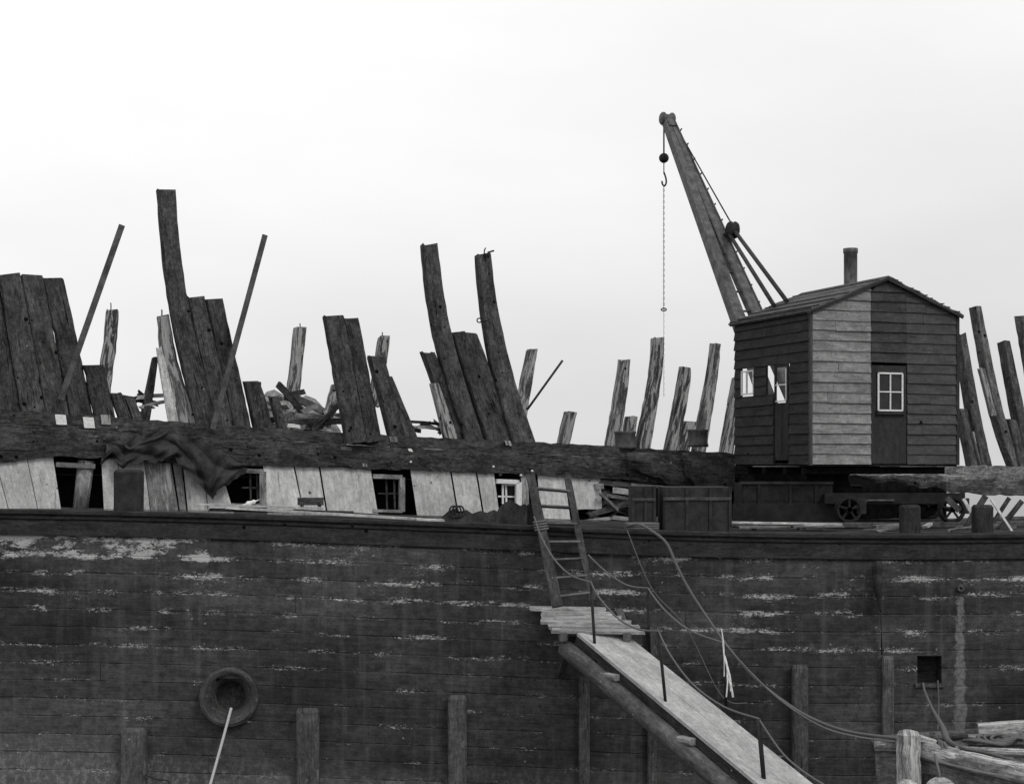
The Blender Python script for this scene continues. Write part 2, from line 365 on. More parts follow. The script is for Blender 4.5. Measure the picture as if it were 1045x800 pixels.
# bitts
def bitt(px0_, px1_, yt, yb, d, mat=BARGEW):
    w = (px1_-px0_)/F*d; a = U((px0_+px1_)/2, yb, d); b = U((px0_+px1_)/2, yt, d); a.z = sheer(a.x)-.06
    return beamo('bitt', mat, [a, b-V((0,0,.04)), b], [w, w, w*.84], [w*.8, w*.8, w*.6], barge, YN, .015)
bitt(118, 145, 479, 525, 24.78, IRON); bitt(919, 938, 515, 547, 24.95); bitt(993, 1012, 515, 546, 24.95)
for y in (27.12, 28.62):              # crane track
    m = MB(); P = [(x, y, sheer(x)+.03) for x in np.arange(2.6, 16.5, .5)]
    m.beam(P, .07, .10, ZN, 0, .2, step=9); m.build('track_rail', IRONL, barge)

# ------------------------------------------------------------------ the wreck
wreck = thing('ship_wreck', HP(450, 560, 2), 'old wooden ship being broken up, ragged frames standing above its side, behind the barge', 'ship')
def fr(pts, ws, off=.38, t=.26, mat=OLD, name='frame_timber', jit=.035, lean=.05, label=None, endjit=.03):
    P = []; y0 = pts[-1][1]
    for (x, y) in pts: P.append(HP(x, y, off+(y0-y)/60*lean))
    if len(pts) == 2: P = [P[0], P[0].lerp(P[1], .5), P[1]]; ws = [ws[0], (ws[0]+ws[-1])/2, ws[-1]] if isinstance(ws, (list, tuple)) else ws
    if not isinstance(ws, (list, tuple)): ws = [ws]*len(P)
    W = [w/F*p.y for w, p in zip(ws, P)]
    # carry the foot down behind the wale
    d = (P[-1]-P[-2]).normalized(); 
    if off > 0: P.append(P[-1]+d*.5); W.append(W[-1])
    return MB().beam(curve(P, 3), interpw(W, 3), t, HN, jit, .10, step=.13, endjit=endjit, flat=True).build(name, mat, wreck, label)
def interpw(W, n):
    o = []
    for i in range(len(W)-1):
        for k in range(n): o.append(W[i]+(W[i+1]-W[i])*k/n)
    return o+[W[-1]]
NEAR = [
 ([(-62,276),(-36,420)],[21,23]), ([(-38,278),(-13,420)],[21,23]), ([(-14,279),(10,420)],[21,23]), ([(9,280),(34,422)],[21.5,23.5]), ([(32,282),(58,424)],[21,23]), ([(54,285),(83,426)],[20.5,23]),
 ([(95,374),(107,428)],[20,20]), ([(118,402),(128,430)],[11,12]), ([(132,407),(141,432)],[9,10]),
 ([(169,195),(173,245),(180,300),(192,360),(211,434)],[18.5,18,19,20,21]), ([(199,304),(228,434)],[17,18]), ([(217.5,306),(246,435)],[17,18]),
 ([(257,390),(268,437)],[17,18]), ([(279,405),(288,438)],[8,9]),
 ([(436,360),(451,400),(466,448)],[12,13,14]),
 ([(437.5,250),(444,305),(456,363),(482,449)],[15.5,17,18,19]), ([(466,339),(503,450)],[14,16]), ([(478,341),(518,451)],[14,16]),
 ([(492.5,260),(497,305),(507,360),(518,405),(533,452)],[14,16,19,21,24]), 
 ([(383,364),(404,444)],[15,16]), ([(394,385),(417,446)],[9,14]),
 ([(979,341),(993,425),(1004,476)],[9,13,14]), ([(995,314),(1016,420),(1036,478)],[8,12,13]), ([(1024,349),(1040,430),(1052,480)],[9,13,15]), ([(1042,323),(1060,420),(1074,480)],[10,13,15]),
 ([(1078,330),(1096,480)],[12,15]), ([(980,418),(988,450),(994,477)],[9,12,14]), ([(1030,428),(1042,479)],[9,13]),
]
for i, (p, w) in enumerate(NEAR): fr(p, [q*.88 for q in w] if p[0][0] > 900 else w, off=.38+.045*(i % 3), mat=OLD_R if p[0][0] > 900 else OLD)
fr([(340,323),(363,452)], [20,21], off=-.24, t=.22, label='tall squared frame timber standing proud of the wale')
fr([(357,325),(381,452)], [15.5,16.5], off=-.18, t=.2)
fr([(166,322),(173,370),(190,432)], [11,15,20], off=.55, mat=OLD_L, label='split frame timber with pale bare wood showing')
fr([(162,355),(167,380),(176,426)], [5,8,10], off=.42, mat=PLANKL, t=.1, label='pale split face of bare wood')
fr([(158,366),(150,414)], [5,9], off=.95, mat=OLD)
fr([(443,392),(459,446)], [7,13], off=.30, mat=OLD_L, t=.2)
fr([(498,385),(501,400)], [5,8], off=.5, mat=FARW, t=.1)
fr([(1001,376),(1007,400)], [6,6], off=.33, mat=OLD_L, t=.1)
fr([(994,441),(1001,466)], [7,8], off=.33, mat=OLD_L, t=.1)
FAR = [ ([(114.5,317),(112,350),(105,402)],[12,13,14]), ([(306,335),(298,410)],[11,12]), ([(392,344),(385,392)],[10,11]), ([(343,393),(338,415)],[8,10]),
 ([(543,357),(540,372),(529,432)],[8,9,12]), ([(582,421),(574,456)],[10,11]), ([(637,368),(633,400),(624,458)],[9,11,13]), ([(671,345),(668,385),(655,458)],[10,11,14]),
 ([(699,375),(696,400),(684,460)],[9,11,12]), ([(730,351),(726,385),(716,442)],[7,9,12]), ([(644,425),(640,456)],[10,10]), ([(704,430),(696,458)],[10,12]), ([(752,385),(741,460)],[6,12]),
 ([(78,372),(72,420)],[10,12]), ([(-30,330),(-38,400)],[11,12]), ([(905,360),(893,440)],[9,12]), ([(860,380),(848,440)],[9,12]) ]
for p, w in FAR: fr(p, w, off=7.5, t=.3, mat=FARW, jit=.06, lean=-.1)
def spike(px, py, h, off, bend=0, r=.012):
    a = HP(px, py+3, off); b = HP(px+.3, py-h*.6, off); c = HP(px+bend, py-h, off)
    MB().tube([a, b, c], r, 6).build('bolt', IRON, wreck)
spike(113,317,8,7.5); spike(306,335,5,7.5); spike(390,344,5,7.5); spike(494,260,7,.4,1.5); spike(498,260,4,.4,6,.02); spike(165,322,6,.75)
m = MB(); c = HP(489,327,.3); m.tube([c+V((math.cos(a)*.04,0,math.sin(a)*.04)) for a in np.linspace(0, 6.28, 13)], .012, 6); m.tube([c+V((.03,0,0)), c+V((.14,.1,0))], .012, 6); m.build('ring_bolt', IRON, wreck)

# side of the wreck: strips along the plane, given by their top and bottom pixel rows
def strip(name, mat, top, bot, off0, off1, rag=0, parent=wreck, n=None, label=None, ragtop=0, uvv=True, bulge=0, **kw):
    tx = [p[0] for p in top]; ty = [p[1] for p in top]; bx = [p[0] for p in bot]; by = [p[1] for p in bot]
    x0, x1 = tx[0], tx[-1]; n = n or max(2, int(abs(x1-x0)/7)); m = MB(); cs = []
    for i in range(n+1):
        f = i/n; xt = x0+(x1-x0)*f; xb = bx[0]+(bx[-1]-bx[0])*f
        yt = float(np.interp(xt, tx, ty))+random.uniform(-ragtop, ragtop); yb = float(np.interp(xb, bx, by))+random.uniform(-rag, rag)
        if i in (0, n): yt = ty[0 if i == 0 else -1]; yb = by[0 if i == 0 else -1]
        r = []
        K = 4 if bulge else 1
        for q in range(K+1):
            g = q/K; r.append(HP(xt+(xb-xt)*g, yt+(yb-yt)*g, off0-bulge*math.sin(math.pi*g)))
        for q in range(K, -1, -1):
            g = q/K; r.append(HP(xt+(xb-xt)*g, yt+(yb-yt)*g, off1))
        cs.append(r)
    uvr = []
    for r in cs:
        L = 0; row = []
        for j in range(len(r)+1):
            if j: L += (r[j % len(r)]-r[j-1]).length
            row.append((L, (r[0]-cs[0][0]).length) if uvv else ((r[0]-cs[0][0]).length, L))
        uvr.append(row)
    m.loft(cs, uvr); return m.build(name, mat, parent, label, **kw)
def lin(a, pts): return [(p[0], p[1]+a) for p in pts]
WT = [(-90,411),(0,418),(115,426),(230,434),(340,441),(450,447),(560,452),(650,457),(740,462),(770,466)]
W2 = [(-90,425),(0,432),(230,447),(450,459),(560,464),(650,469),(740,474),(770,476)]
WB = [(-90,468),(0,472),(40,467),(60,466),(115,467),(150,471),(240,474),(330,477),(500,482),(650,490),(740,500),(770,502)]
strip('upper_wale', WALE, WT, lin(-.4, W2), -.02, .30, ragtop=.7, rag=.5, n=120)
strip('lower_wale', WALE, W2, WB, -.07, .25, rag=1.3, ragtop=.4, n=120, bulge=.03)
# broken end of the wale beyond the crane
strip('broken_wale', wood('broken_wale_oak', .085, 1.4, .8, patch=.12, patchcol=.4, chalk=.5), [(856,485),(872,482),(885,481),(890,478),(935,476),(1000,475),(1045,476),(1130,479)], [(856,486.5),(880,488),(892,493),(905,490),(925,496),(955,498),(975,503),(1000,505),(1045,507),(1130,508)], -.05, .35, rag=1.6, ragtop=.8, n=50, bulge=.12, label='splintered end of the wale, paler than the rest')
# inner side and deck of the wreck
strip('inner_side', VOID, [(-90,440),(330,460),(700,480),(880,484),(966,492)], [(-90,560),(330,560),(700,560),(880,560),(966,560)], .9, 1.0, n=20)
strip('sill', WALE, [(-90,512),(0,516),(330,524),(560,534),(700,537),(880,530),(966,527)], [(-90,560),(0,560),(330,560),(560,560),(700,560),(880,560),(966,560)], .08, .5, n=20)
m = MB(); a, b = HP(-90, 474, .5), HP(880, 492, .5); a2, b2 = HP(-90, 474, 8.4), HP(880, 492, 8.4)
a.z = a2.z = 5.05; b.z = b2.z = 4.75
m.quad([a, b, b2, a2]); m.quad([a2, b2, b2-V((0,0,5)), a2-V((0,0,5))]); m.quad([b, b2, b2-V((0,0,5)), b-V((0,0,5))]); m.quad([a2, a, a-V((0,0,5)), a2-V((0,0,5))])
m.build('deck', DECKW, wreck)
strip('far_rail', FARW, [(-90,428),(330,446),(560,457),(750,463)], [(-90,470),(330,480),(560,490),(750,495)], 7.2, 7.5, n=40, ragtop=1)
# limewashed bulwark boards, each a board of its own (top x0,x1, bottom x0,x1)
BB = [(-60,-34,-46,-20),(-33,-6,-19,8),(-5,26,9,38),(27,53,39,62), (103,118,106,126),(119,146,127,153),(147,173,154,182),(175,184,184,190),(186,206,192,212),(207,222,213,239),
      (268,298,273,310),(300,324,311,333),(326,377,335,386),
      (418,458,426,467),(460,484,469,493),(486,503,495,510), (531,538,534,540),(548,575,552,582),(581,612,588,614)]
for i, (a, b, c, d) in enumerate(BB):
    yb = lambda x: float(np.interp(x, [0,240,500,560,700],[520,526,531,533,536])); yt = lambda x: float(np.interp(x, WB and [p[0] for p in WB], [p[1] for p in WB]))-4
    mt = GREYB if i in (6, 7, 16) else WHITE
    if a == 581: y0, y1 = 486, 520
    else: y0 = y1 = None
    strip('bulwark_board', mt, [(a+.2, y0 or yt(a)),(b+.5, y0 or yt(b))], [(c+.2, y1 or yb(c)),(d+.5, y1 or yb(d))], .0+.015*(i % 2), .06+.015*(i % 2), n=4, rag=.6, uvv=False)
# dark iron plate under the first window, ports and their frames
def hb(name, mat, x0, y0, x1, y1, w, t=.05, off=.0, parent=wreck, **k):
    a, b = HP(x0, y0, off), HP(x1, y1, off); return MB().beam([a, b], w/F*a.y, t, HN, .01, .08, **k).build(name, mat, parent)
hb('port_frame', GREYB, 57, 474, 97, 476, 5, .1, .02)
MB().tube([HP(88,470,.15), HP(82,520,.15)], [.14,.13], 14).build('port_post', GREYB, wreck)
def win(x0, x1, y0, y1, jr, bars, col=GREYB):
    g = MB(); a, b, c, d = HP(x0,y0,.03), HP(x1,y0+1,.03), HP(x1,y1+1,.03), HP(x0,y1,.03)
    wq = 4/F*a.y
    g.beam([a, b], wq*1.2, .1, HN); g.beam([b, c], wq*jr, .1, HN); g.beam([d, c], wq*.8, .1, HN)
    o = g.build('port_window', col, wreck)
    for q in bars:
        s_ = MB(); s_.beam([HP(q, y0, .12), HP(q+1, y1, .12)], .035, .03, HN); s_.beam([HP(q-8, (y0+y1)/2, .12), HP(x1, (y0+y1)/2+.5, .12)], .03, .03, HN); s_.build('glazing_bar', col if col is WP else WALE, o)
win(236, 268, 480, 515, 1.7, (255, 262)); win(380, 410, 486, 521, 1.5, (394, 402)); win(506, 529, 491, 522, 1.6, (516,), WP)
gl = MB(); gl.quad([HP(513,494,.15), HP(513,515,.15), HP(528,516,.15), HP(528,495,.15)]); gl.build('pane', GLASS, wreck)
hb('window_frame', WP, 513, 495, 513, 514, 2, .04, .1); hb('window_frame', WP, 527, 496, 527, 515, 2, .04, .1); hb('window_frame', WP, 512, 494, 528, 495, 2, .04, .1)
# patches on the wale
for (x, y, w, h, mt) in ((61.5,428,11,10,WP),(90,431,11,11,WP),(68,448,14,5,GREYB),(95,449,11,9,GREYB),(107,428,10,10,OLD_L),(353,460,11,9,PLANK),(401,448,8,6,PLANK),(371,471,5,10,OLD_L),(418,459,4,3,WP),(518,452,6,5,OLD_L)):
    off = -.05 if y < WT[0][1] + 40 and y < float(np.interp(x, [p[0] for p in W2], [p[1] for p in W2])) else -.09
    strip('wale_patch', mt, [(x-w/2,y-h/2),(x+w/2,y-h/2+.5)], [(x-w/2+1.5,y+h/2),(x+w/2+1.5,y+h/2+.5)], off, off+.06, n=3, rag=.4, ragtop=.3, uvv=False)
strip('torn_sheathing', WALE, [(640,462),(668,461),(690,464),(716,467),(742,470)], [(642,478),(668,486),(690,497),(716,497),(742,497)], -.26, -.15, n=16, rag=2, bulge=.08, label='torn dark sheathing hanging over the wale')
strip('torn_sheathing', WALE, [(696,462),(714,462),(750,468)], [(700,486),(718,502),(750,500)], -.42, -.3, n=9, rag=3, bulge=.06)
strip('wale_edge', PLANK, [(644,493),(700,497)], [(645,496),(701,500)], -.2, -.1, n=6)
# rust bolts studding the wale
for i in range(30):
    x = random.uniform(20, 735); y = float(np.interp(x, [p[0] for p in W2], [p[1] for p in W2]))+random.uniform(3, 24); p = HP(x, y, -.1)
    m = MB().lathe(p, -HN, [(.0,.03),(.012,.028),(.022,.01),(.024,-.03)], 8); m.build('bolt_head', IRONL if i % 5 else WP, wreck)
# ruined bollards on the rail
for (x0, x1, y0, y1, lab) in ((627,650,440,458,'squat iron drum on the wreck rail, left of the lifting chain'),(702,724,438,456,'squat iron drum on the wreck rail, nearer the crane house')):
    c = HP((x0+x1)/2, y1, -.05); r = (x1-x0)/2/F*c.y; h = (y1-y0)/F*c.y; c.y += .15
    MB().lathe(c, ZN, [(0,0),(r,0),(r,.05),(r*.94,.07),(r*.94,h-.05),(r,h-.03),(r,h),(r*.8,h),(r*.78,h-.1),(0,h-.1)], 24).build('iron_drum', IRONL, None, lab, 'drum', 'iron drums on the wreck rail')

# ------------------------------------------------------------------ loose things on and by the wreck
def pole(px0, py0, px1, py1, w, off, label, mat=OLD, name='pole', r=False, cat='pole', group=None):
    a, b = HP(px0, py0, off+.1), HP(px1, py1, off-.05)
    m = MB()
    if r: m.tube([a, b], w/2/F*a.y, 8)
    else: m.beam([a, b], w/F*a.y, .05, HN, .01, .1)
    return m.build(name, mat, None, label, cat, group)
pole(124.5,230,62,408,6.2,.05,'long flat iron strap leaning on the frames at the far left', IRONL, 'iron_strap', cat='strap', group='straps leaning on the frames')
pole(270.5,240,217,438,5.4,-.12,'long thin iron strap leaning on the frames right of the tallest timber', IRONL, 'iron_strap', cat='strap', group='straps leaning on the frames')
pole(574,368,538,418,2.4,3.5,'thin bent iron rod sticking up between the frames left of the ladder', IRON, 'iron_rod', True, 'rod')
# rubble heap inside the wreck
def hump(name, mat, prof, d0, d1, label, cat):
    m = MB(); rows_ = []
    for q in range(7):
        g = q/6; off = d0+(d1-d0)*g; s_ = math.sin(math.pi*(g*.9+.05))
        rows_.append([HP(x, 446-(446-y)*s_+random.uniform(-2, 2), off+random.uniform(-.1,.1)) for x, y in prof])
    for i in range(6):
        for j in range(len(prof)-1):
            m.quad([rows_[i][j], rows_[i][j+1], rows_[i+1][j+1], rows_[i+1][j]])
    return m.build(name, mat, None, label, cat)
hump('rubble_heap', PLANK, [(262,440),(267,405),(272,398),(280,397),(290,402),(300,408),(312,402),(322,408),(334,420),(348,440)], 1.2, 4., 'pale heap of broken timber and rubble on the wreck between two frame clusters', 'rubble')
LP = [ # px0,py0,px1,py1,w,off,mat,label
 (284,392,311,423,7,.9,OLD,'dark squared plank end tilted up out of the rubble heap'),
 (268,407,298,415,3.5,.8,PLANKL,'pale splintered plank lying on the left of the rubble heap'),
 (271,418,300,419,3,.7,PLANKL,'thin pale plank lying flat low on the rubble heap'),
 (300,424,336,427,6,.6,PLANK,'broad grey plank lying flat on the right of the rubble heap'),
 (288,432,352,430,6,.55,OLD,'long dark plank lying along the foot of the rubble heap'),
 (291,434,306,436,4,.45,WP,'short white painted board end at the foot of the rubble heap'),
 (300,405,330,420,8,1.2,PLANK,'short broad plank lying across the top right of the rubble heap'),
 (318,440,345,414,5,.5,OLD,'dark plank end propped upright at the right of the rubble heap'),
 (334,436,342,410,6,.6,OLD_L,'split grey plank end standing against the tall paired frames'),
 (140,406,172,403,4,.9,PLANKL,'pale plank end poking out left of the tallest timber'),
 (143,416,172,409,3.5,.85,PLANKL,'pale splintered strip under the plank left of the tallest timber'),
 (122,405,160,412,5,1.,OLD,'dark plank laid across behind the short frames at left'),
 (424,436,446,437,3,.7,PLANKL,'pale plank end lying between the second and third frame clusters'),
 (415,430,450,433,3,1.1,OLD,'dark plank lying behind the rail between two frame clusters'),
]
for (a, b, c, d, w, off, mt, lab) in LP:
    m = MB(); A, B = HP(a, b, off), HP(c, d, off); m.beam([A, A.lerp(B, .5)+V((0,0,.01)), B], w/F*A.y, .07, HN, .12, .06, step=.12, endjit=.05); m.build('loose_plank', mt, None, lab, 'plank', 'planks lying loose on the wreck')
for (x0, x1, yt, yb, n, lab) in ((118,174,403,420,9,'small broken plank in the low jumble left of the tallest timber'),(262,350,401,437,30,'small broken plank in the rubble heap right of the second strap'),(418,452,428,440,7,'small broken plank in the gap between the second and third frame clusters'),(-40,120,404,415,8,'small broken plank behind the leftmost frames'),(604,652,490,530,12,'small broken plank jammed in the breach right of the ladder')):
    for i in range(n):
        cx = random.uniform(x0, x1); br = lab.endswith('ladder'); cy = random.uniform(yt+(yb-yt)*(0 if br else abs((cx-x0)/(x1-x0)-.45)*1.1), yb); ln_ = random.uniform(8, 24); an = random.gauss(.12, .35)
        off = random.uniform(.0, .5) if br else random.uniform(.65, 2.2)
        A, B = HP(cx-ln_/2*math.cos(an), cy-ln_/2*math.sin(an), off), HP(cx+ln_/2*math.cos(an), cy+ln_/2*math.sin(an), off+random.uniform(-.3,.3))
        MB().beam([A, A.lerp(B,.5)+V((0,0,random.uniform(-.02,.02))), B], random.uniform(.03,.11), random.uniform(.02,.05), HN, .18, .06, step=.1, endjit=.06).build('broken_plank', random.choice([OLD, PLANK, OLD, OLD_L, PLANKL, OLD_R]), None, lab, 'plank', lab.replace('small broken plank', 'small broken planks'))
# splintered jumble in the breach beside the ladder
JB = [(612,492,655,497,5,OLD,'dark beam across the top of the breach right of the ladder'),(615,514,658,506,5,OLD,'dark slanting beam across the middle of the breach'),
 (628,500,655,505,6,PLANKL,'pale split board jammed in the upper breach'),(622,506,650,510,3.5,PLANKL,'thin pale batten in the middle of the breach'),(600,526,645,512,6,OLD,'dark timber slanting up from the ladder foot into the breach'),
 (614,505,630,520,3,GREYB,'short grey batten slanting down in the breach'),(634,516,656,513,4,PLANK,'grey board low at the right of the breach'),(596,532,628,528,3,PLANKL,'pale board lying lowest in the breach on the barge deck'),(626,528,655,531,4,PLANKL,'pale curved board lying lowest at the right of the breach'),
 (600,500,622,488,4,OLD,'dark splinter in the top left of the breach')]
for (a, b, c, d, w, mt, lab) in JB:
    A, B = HP(a, b, -.1+random.uniform(-.1,.25)), HP(c, d, random.uniform(-.1,.25)); MB().beam([A, B], w/F*A.y, .08, HN, .15, .06, step=.1, endjit=.05).build('broken_board', mt, None, lab, 'board', 'broken boards in the breach')
# tarpaulin hanging over the wale
def cloth(up, lo, off, label):
    nx, nz = 96, 34; m = MB(); g = []
    ux, uy = zip(*up); lx, ly = zip(*lo)
    for s_ in (0, 1):
        gg = []
        for i in range(nx+1):
            f = i/nx; x0 = ux[0]+(ux[-1]-ux[0])*f; yt = np.interp(x0, ux, uy); yb = np.interp(x0, lx, ly); col = []
            for j in range(nz+1):
                q = j/nz
                fold = .12*(abs(math.sin(f*14+q*2.4))-.4)+.09*(abs(math.sin(f*9-q*5+1))-.4)+.035*math.sin(f*43+q*9+2*math.sin(q*7))
                xx = x0+(3*math.sin(q*5+f*9)+8*q*(f-.4))*(q)
                yy = yt+(yb-yt)*q+(1.1*math.sin(f*60)+.8*math.sin(f*131))*max(0, q-.9)*10
                col.append(HP(xx, yy, off-.10-fold*(0.4+q)+s_*.015))
            gg.append(col)
        g.append(gg)
    for s_ in (0, 1):
        for i in range(nx):
            for j in range(nz):
                p = [g[s_][i][j], g[s_][i][j+1], g[s_][i+1][j+1], g[s_][i+1][j]]; uv = [(i*.03, j*.025),(i*.03,(j+1)*.025),((i+1)*.03,(j+1)*.025),((i+1)*.03,j*.025)]
                if s_: p = p[::-1]; uv = uv[::-1]
                m.quad(p, uv, True)
    o = m.build('tarpaulin', TARP, None, label, 'tarpaulin')
    import bmesh
    bm = bmesh.new(); bm.from_mesh(o.data); bmesh.ops.remove_doubles(bm, verts=bm.verts, dist=.0005); bm.to_mesh(o.data); bm.free()
cloth([(108,447),(128,450),(150,442),(170,437),(190,446),(210,452),(230,462),(246,473)], [(108,474),(118,466),(127,478),(132,474),(145,472),(165,471),(178,468),(198,488),(216,509),(222,498),(234,490),(246,478)], -.10, 'dark torn tarpaulin hanging in folds over the wale to a point at left')
MB().tube(curve([HP(122,447,-.2), HP(132,458,-.26), HP(145,452,-.28), HP(160,447,-.26), HP(172,440,-.2)]), .025, 8).build('tarpaulin_rope', TARP, None, 'dark rope looped across the top of the torn tarpaulin', 'rope')

# long planks and scrap lying on the barge deck edge
DP = [(198,514.5,330,519,2,24.62,PLANKL,'long thin pale plank lying along the barge rail under the tarpaulin point'),(232,518,432,530,2.6,24.6,PLANKL,'long pale plank lying along the barge rail under the two windows'),
 (215,520,360,523,3,24.7,OLD,'dark long plank lying on the barge rail beside the pale one'),(300,521,470,533,3,24.75,OLD,'dark plank running along the barge rail towards the iron scrap'),(425,530,452,532,2.5,24.6,PLANKL,'short pale plank end left of the iron scrap'),
 (743,533,858,535,2,26.1,PLANKL,'long pale plank lying on deck in front of the crane girder'),(752,538,860,537,2,25.8,PLANK,'grey plank lying on deck nearest the rail before the crane girder'),(820,538,858,536,4,25.9,PLANKL,'short broad pale board on deck at the left crane wheel'),
 (893,538,918,536,4,26.2,PLANK,'short grey board on deck between the crane wheels')]
for (a, b, c, d, w, dd, mt, lab) in DP:
    A, B = U(a, b, dd), U(c, d, dd+.1)
    A.z = max(A.z, sheer(A.x)+.02); B.z = max(B.z, sheer(B.x)+.02)
    MB().beam([A, A.lerp(B, .5), B], .16, w/F*dd, ZN, .05, .06, endjit=.03).build('deck_plank', mt, None, lab, 'plank', 'planks lying on the barge deck')
def jag(name, mat, top, yb, d, th, label, cat):
    m = MB(); cs = []; uvr = []
    for i, (x, y) in enumerate(top):
        r = [U(x, y, d), U(x, yb, d-.03), U(x, yb, d+th), U(x, y+.5, d+th)]
        zb = sheer(r[1].x)-.02; r[1].z = zb; r[2].z = zb
        cs.append(r); uvr.append([(k*.2, i*.1) for k in range(5)])
    m.loft(cs, uvr); m.build(name, mat, None, label, cat)
jag('scrap_sheet', RUST, [(450,528),(458,521),(464,519),(470,522),(476,520),(482,524),(490,521),(497,523),(504,520),(508,522)], 533, 24.75, .04, 'low ragged iron scrap sheet on the barge rail under the pale boards', 'scrap iron')
jag('scrap_sheet', RUST, [(505,528),(508,520),(512,515),(520,510),(526,513),(531,516),(535,514),(538,516)], 535, 24.8, .04, 'dark iron scrap sheet standing under the white window left of the ladder', 'scrap iron')
jag('scrap_sheet', VOID, [(533,530),(536,517),(541,513),(546,512),(549,518),(552,532)], 536, 25.1, .06, 'dark lump of scrap behind the top of the ladder', 'scrap iron')
m = MB()
for q in range(3):
    c = U(463+q*3, 522, 24.7); m.tube([c+V((math.cos(a)*.07, q*.01, math.sin(a)*.09)) for a in np.linspace(0, 6.0, 14)], .014, 6)
m.build('wire_coil', IRON, None, 'small coil of dark wire on the scrap sheet at the barge rail', 'coil')
st = thing('stool', U(317,517,24.7), 'small low dark stool on the planks below the pale boards', 'stool')
beamo('seat', OLD, [U(304,511.5,24.7), U(330,511.5,24.7)], .09, .12, st, ZN)
for x in (308, 326): beamo('leg', OLD, [U(x,512,24.7), U(x,517,24.7)], .05, .1, st)
MB().lathe(U(239+15,514,24.7), V((1,0,.4)), [(0,-.14),(.03,-.13),(.025,-.06),(.05,-.01),(.03,.05),(.035,.09),(.012,.12),(0,.2)], 7, False).build('rag', RAG, None, 'small white rag lying on the barge rail in front of the left window', 'rag')

# deck chest / tanks
def tank(name, x0, x1, y0, y1, d, dep, label, ribs, band, mat=IRON):
    t = thing(name, U((x0+x1)/2, y1, d), label, 'tank')
    a, b = U(x0, y0, d), U(x1, y1, d); zb = sheer((a.x+b.x)/2)-.03
    MB().box((a.x, d, zb), (b.x, d+dep, a.z)).build('body', mat, t)
    for q in ribs:
        c = U(q, y0, d); beamo('rib', mat, [(c.x, d-.012, zb), (c.x, d-.012, a.z)], .05, .022, t)
    beamo('band', IRONL, [(a.x, d-.016, CH-(band-473)/F*d), (b.x, d-.016, CH-(band-473)/F*d)], .05, .02, t, YN)
    m = MB()
    for q in range(14):
        for zz in (CH-(band-473)/F*d,): 
            m.lathe((a.x+(b.x-a.x)*(q+.5)/14, d-.025, zz), (0,-1,0), [(.014,-.01),(.012,.008),(0,.012)], 6)
    m.build('rivet_row', IRONL, t, ); return t
tank('iron_tank', 677, 746, 497, 545, 25.0, 1.0, 'wide dark riveted iron tank on the barge deck between the ladder and the crane', (701,725,745), 509)
t2 = tank('iron_tank', 645, 669, 496, 545, 25.1, .8, 'narrow dark panelled iron locker left of the wide riveted tank', (646,659,668), 510)
m = MB()
for q in range(4):
    c = U(655, 541-q*2.2, 24.72); m.tube([c+V((math.cos(a)*.26, math.sin(a)*.14, .0)) for a in np.linspace(0, 6.28, 22)], .02, 7)
m.build('rope_coil', ROPE, None, 'flat coil of thick rope on the barge rail at the foot of the narrow locker', 'rope coil')

# ------------------------------------------------------------------ the crane
crane = thing('crane', (6.4, 28, 4.15), 'steam crane with clapboard house, funnel and raised jib on wheels', 'crane')
P0 = V((5.147, 27, CH)); DL = V((-.34, .94, 0)).normalized(); DR = V((.94, .34, 0)).normalized(); LL, LR, HH = 2.74, 2.98, 2.65; RISE = .60
PIT = .178
def clap(P, D, L, N, bands, holes, top, name='wall', zmax=None):
    """lapped boards: bands = [(s0,s1,mat,label)], holes = [(s0,s1,z0,z1)], top(s) = wall height, N = outward"""
    for (b0, b1, mat, lab) in bands:
        m = MB(); z = 0; zm = max(top(b0+(b1-b0)*q/20) for q in range(21))
        while z < zm-.02:
            z1 = z+PIT
            # s-range limited by the roofline, at the lower and upper edge of the board
            def lim(zz):
                ok = [b0+(b1-b0)*q/200 for q in range(201) if top(b0+(b1-b0)*q/200) >= zz-1e-6]; return (ok[0], ok[-1]) if ok else None
            l0 = lim(z); l1 = lim(min(z1, zm))
            if not l0: break
            if not l1: l1 = ((l0[0]+l0[1])/2,)*2
            zt = min(z1, zm)
            segs = [(l0[0], l0[1], l1[0], l1[1])]
            for (h0, h1, hz0, hz1) in holes:
                if hz0 < z+PIT*.5 < hz1:
                    ns = []
                    for (a, b, c, d) in segs:
                        if h0 >= b or h1 <= a: ns.append((a, b, c, d)); continue
                        if h0 > a: ns.append((a, h0, c, h0))
                        if h1 < b: ns.append((h1, b, h1, d))
                    segs = ns
            # now and then a board is pieced from two lengths
            out = []
            for sg in segs:
                if sg[1]-sg[0] > .95 and random.random() < .35:
                    c = random.uniform(sg[0]+.3, sg[1]-.3); out += [(sg[0], c-.003, sg[2], c-.003), (c+.003, sg[1], c+.003, sg[3])]
                else: out.append(sg)
            for (a, b, c, d) in out:
                if b-a < .01: continue
                r = random.uniform(0, 20); o0, o1 = .036+random.uniform(-.008,.008), .008; dz = random.uniform(-.009, .007)
                A = [P+D*a+N*o0+ZN*(z-.012+dz), P+D*b+N*o0+ZN*(z-.012+random.uniform(-.009,.007)), P+D*d+N*o1+ZN*zt, P+D*c+N*o1+ZN*zt]
                B = [P+D*a+N*(-.02)+ZN*(z-.012), P+D*b+N*(-.02)+ZN*(z-.012), P+D*d-N*.02+ZN*zt, P+D*c-N*.02+ZN*zt]
                m.quad(A, [(r, a), (r, b), (r+.17, d), (r+.17, c)])
                m.quad([B[0], B[1], A[1], A[0]], [(r, a),(r, b),(r+.03, b),(r+.03, a)])
                m.quad([A[1], B[1], B[2], A[2]]); m.quad([B[0], A[0], A[3], B[3]]); m.quad(B[::-1])
            z += PIT
        m.build(name, mat, crane, lab)
